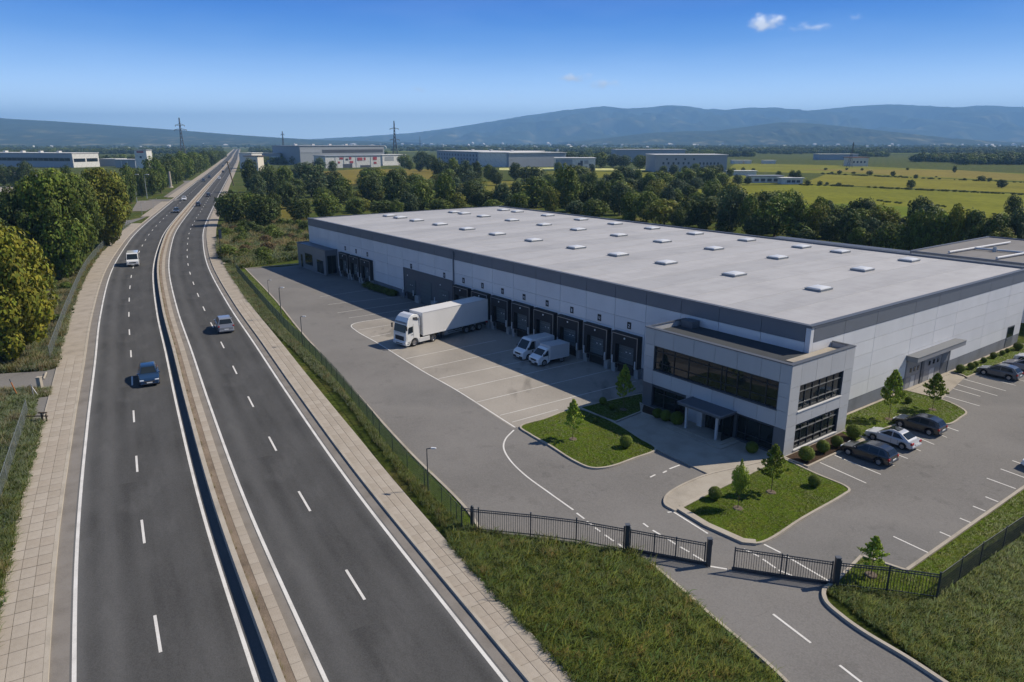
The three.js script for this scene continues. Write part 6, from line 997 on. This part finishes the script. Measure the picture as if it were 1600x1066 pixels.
// ---------- grass ----------
function tuftGeo(seed, n, h, w, spread, lean) {
  const r = rng(seed), pos = [], nor = [], col = [];
  for (let i = 0; i < n; i++) {
    const a = r() * 6.28, d = spread * Math.sqrt(r()), x = Math.cos(a) * d, z = Math.sin(a) * d, H = h * (.45 + .75 * r()), b = r() * 6.28, bx = Math.cos(b), bz = Math.sin(b), l = lean * (.3 + r()), ww = w * (.6 + .7 * r()), c = .65 + .7 * r(), y = r();
    const P = [[x - bz * ww, 0, z + bx * ww], [x + bz * ww, 0, z - bx * ww], [x + bx * l * H * .4 + bz * ww * .8, H * .6, z + bz * l * H * .4 - bx * ww * .8], [x + bx * l * H * .4 - bz * ww * .8, H * .6, z + bz * l * H * .4 + bx * ww * .8], [x + bx * l * H, H * (1 - .25 * l), z + bz * l * H]];
    for (const k of [0, 2, 1, 0, 3, 2, 3, 4, 2]) { pos.push(...P[k]); nor.push(bx * .35, .9, bz * .35); col.push(c * (.85 + .5 * y), c, c * .85); }
  }
  const g = new THREE.BufferGeometry(); g.setAttribute('position', new THREE.BufferAttribute(new Float32Array(pos), 3)); g.setAttribute('normal', new THREE.BufferAttribute(new Float32Array(nor), 3)); g.setAttribute('color', new THREE.BufferAttribute(new Float32Array(col), 3)); return g;
}
const grassMat = [leafy('tall_grass', [.135, .185, .018]), leafy('dry_grass', [.17, .16, .042]), leafy('dark_weeds', [.052, .09, .012]), leafy('lawn_grass', [.105, .16, .014])];
const TUFT = [tuftGeo(1, 16, .55, .012, .2, .7), tuftGeo(2, 14, .6, .009, .16, .5), tuftGeo(3, 18, .38, .026, .22, 1.0), tuftGeo(4, 12, .075, .008, .1, .6)];
function meadow(label, poly, perM2, kinds, seed, scale = 1, except = cart, patch = 2.6) {
  const r = rng(seed), n = new ImprovedNoise(), lo = V(1e9, 0, 1e9), hi = V(-1e9, 0, -1e9); poly.forEach(p => { lo.min(p); hi.max(p); });
  const cnt = Math.round((hi.x - lo.x) * (hi.z - lo.z) * perM2), lists = kinds.map(() => []);
  const ex = except.filter(q => q.some(p => p.x > lo.x - 3 && p.x < hi.x + 3 && p.z > lo.z - 3 && p.z < hi.z + 3) || q.length > 60);
  for (let i = 0; i < cnt; i++) { const p = V(lo.x + r() * (hi.x - lo.x), 0, lo.z + r() * (hi.z - lo.z)); if (!inside(p, poly) || ex.some(q => inside(p, q))) continue; const m = n.noise(p.x / patch, seed, p.z / patch) + .6 * n.noise(p.x / (patch * .3), seed + 3, p.z / (patch * .3)); lists[Math.min(kinds.length - 1, Math.floor(clamp(.5 + m * .62 + (r() - .5) * .35, 0, .999) * kinds.length))].push([p, m]); }
  const q = new THREE.Object3D();
  lists.forEach((l, k) => { if (!l.length) return; const im = new THREE.InstancedMesh(TUFT[kinds[k]], grassMat[kinds[k]], l.length); l.forEach(([p, m], i) => { q.position.copy(p); q.rotation.set(0, r() * 6.28, 0); const s = scale * (.6 + .7 * r()) * (1 + .35 * m); q.scale.set(s * 1.15, s, s * 1.15); q.updateMatrix(); im.setMatrixAt(i, q.matrix); im.setColorAt(i, new THREE.Color().setRGB(.85 + .35 * r(), .85 + .25 * r(), .8 + .3 * r())); }); im.name = numbered(['grass', 'dry_grass', 'weeds', 'turf'][kinds[k]]); im.castShadow = im.receiveShadow = true; im.userData = { kind: 'stuff', label: ['green tall grass', 'dry straw coloured grass', 'dark broad leaved weeds', 'short lawn grass'][kinds[k]] + ' ' + label, category: 'grass' }; scene.add(im); });
}
meadow('between the footway, the bar fence and the entrance road', px([[700, 800], [722, 828], [748, 831], [978, 863], [1003, 873], [1110, 966], [1300, 1150], [830, 1180], [700, 900]]), 70, [2, 0, 2, 0, 2, 0, 1], 11, .6, cart, 1.3);
meadow('standing above the rest between footway and bar fence', px([[700, 800], [722, 828], [748, 831], [978, 863], [1003, 873], [1110, 966], [1300, 1150], [830, 1180], [700, 900]]), 8, [2, 0], 21, .95, cart, .9);
meadow('standing above the rest right of the entrance road', px([[1300, 930], [1303, 919], [1463, 938], [1600, 839], [1760, 730], [1760, 1180], [1640, 1180]]), 7, [2, 0], 22, .75, cart, .9);
meadow('on the verge between footway and green mesh fence', px([[330, 372], [366, 414], [372, 426], [443, 513], [512, 582], [574, 657], [629, 727], [698, 801], [722, 829], [745, 835], [760, 910], [640, 765], [540, 628], [430, 520], [372, 455], [340, 405]]), 40, [2, 0, 0, 0, 1], 12, .6, cart, 1.8);
meadow('in the rough field right of the entrance road', px([[1290, 925], [1303, 919], [1463, 938], [1600, 839], [1760, 730], [1760, 1180], [1640, 1180]]), 75, [0, 2, 0, 2, 0], 13, .48, cart, 1.6);
meadow('along the left footway and around the leaning fence', px([[-120, 625], [0, 625], [62, 622], [80, 660], [66, 760], [20, 980], [-20, 1180], [-300, 1180]]), 40, [2, 0, 2, 0, 1], 14, .9, cart, 1.8);
meadow('below the trees beside the left driveway', px([[-120, 500], [60, 470], [150, 400], [205, 352], [225, 348], [160, 430], [108, 560], [100, 572], [70, 580], [-120, 588]]), 18, [0, 2, 1, 0], 15, 1.1);
meadow('in the gap between the two left paths', px([[-120, 612], [60, 607], [96, 608], [92, 620], [58, 622], [-120, 625]]), 45, [0, 1, 2], 16, .7);
meadow('in the scrub left of the warehouse', scrubPoly, 7, [1, 0, 2, 1], 17, 2.2, cart, 9);
meadow('on the strip between yard kerb and mesh fence', smooth(px([[386, 422], [470, 519], [527, 582], [640, 707], [728, 795], [746, 824]]), 30).concat(smooth(px([[724, 822], [698, 797], [629, 722], [512, 579], [443, 510], [374, 426]]), 30)), 24, [3], 18, 1.5, []);
meadow('on the mown verge inside the diagonal fence', px([[1306, 912], [1345, 871], [1420, 895], [1600, 768], [1700, 696], [1700, 763], [1600, 836], [1463, 933]]), 40, [3], 19, 1.5, []);
beds.forEach((b, i) => { if (b.mat !== M.lawn) return; const before = scene.children.length; meadow('on the kerbed lawn ' + ['left of the forecourt', 'by the last loading dock', 'at the corner by the gate', 'along the gable beside the parked cars', 'at the far end of the gable'][[0, 1, 3, 5, 6].indexOf(i)] , b.pts, 40, [3], 30 + i, .9, []); for (let k = before; k < scene.children.length; k++) scene.children[k].position.y = .08; });
// little tufts growing out of the joints of the central reservation
{ const r = rng(71), l = []; for (let s = S(-20); s < S(-150); s += .22) if (r() < .5) l.push(roadAt(s, -.33 + .05 * r(), .28)); const im = new THREE.InstancedMesh(TUFT[0], grassMat[1], l.length), q = new THREE.Object3D(); l.forEach((p, i) => { q.position.copy(p.p); q.rotation.y = r() * 6; q.scale.setScalar(.25 + .35 * r()); q.updateMatrix(); im.setMatrixAt(i, q.matrix); }); im.name = numbered('dry_grass'); im.userData = { kind: 'stuff', label: 'small weeds along the kerb of the central reservation', category: 'weeds' }; scene.add(im); }

scene.traverse(o => { if (o.isMesh) { o.castShadow = true; o.receiveShadow = true; } });
renderer.render(scene, camera);
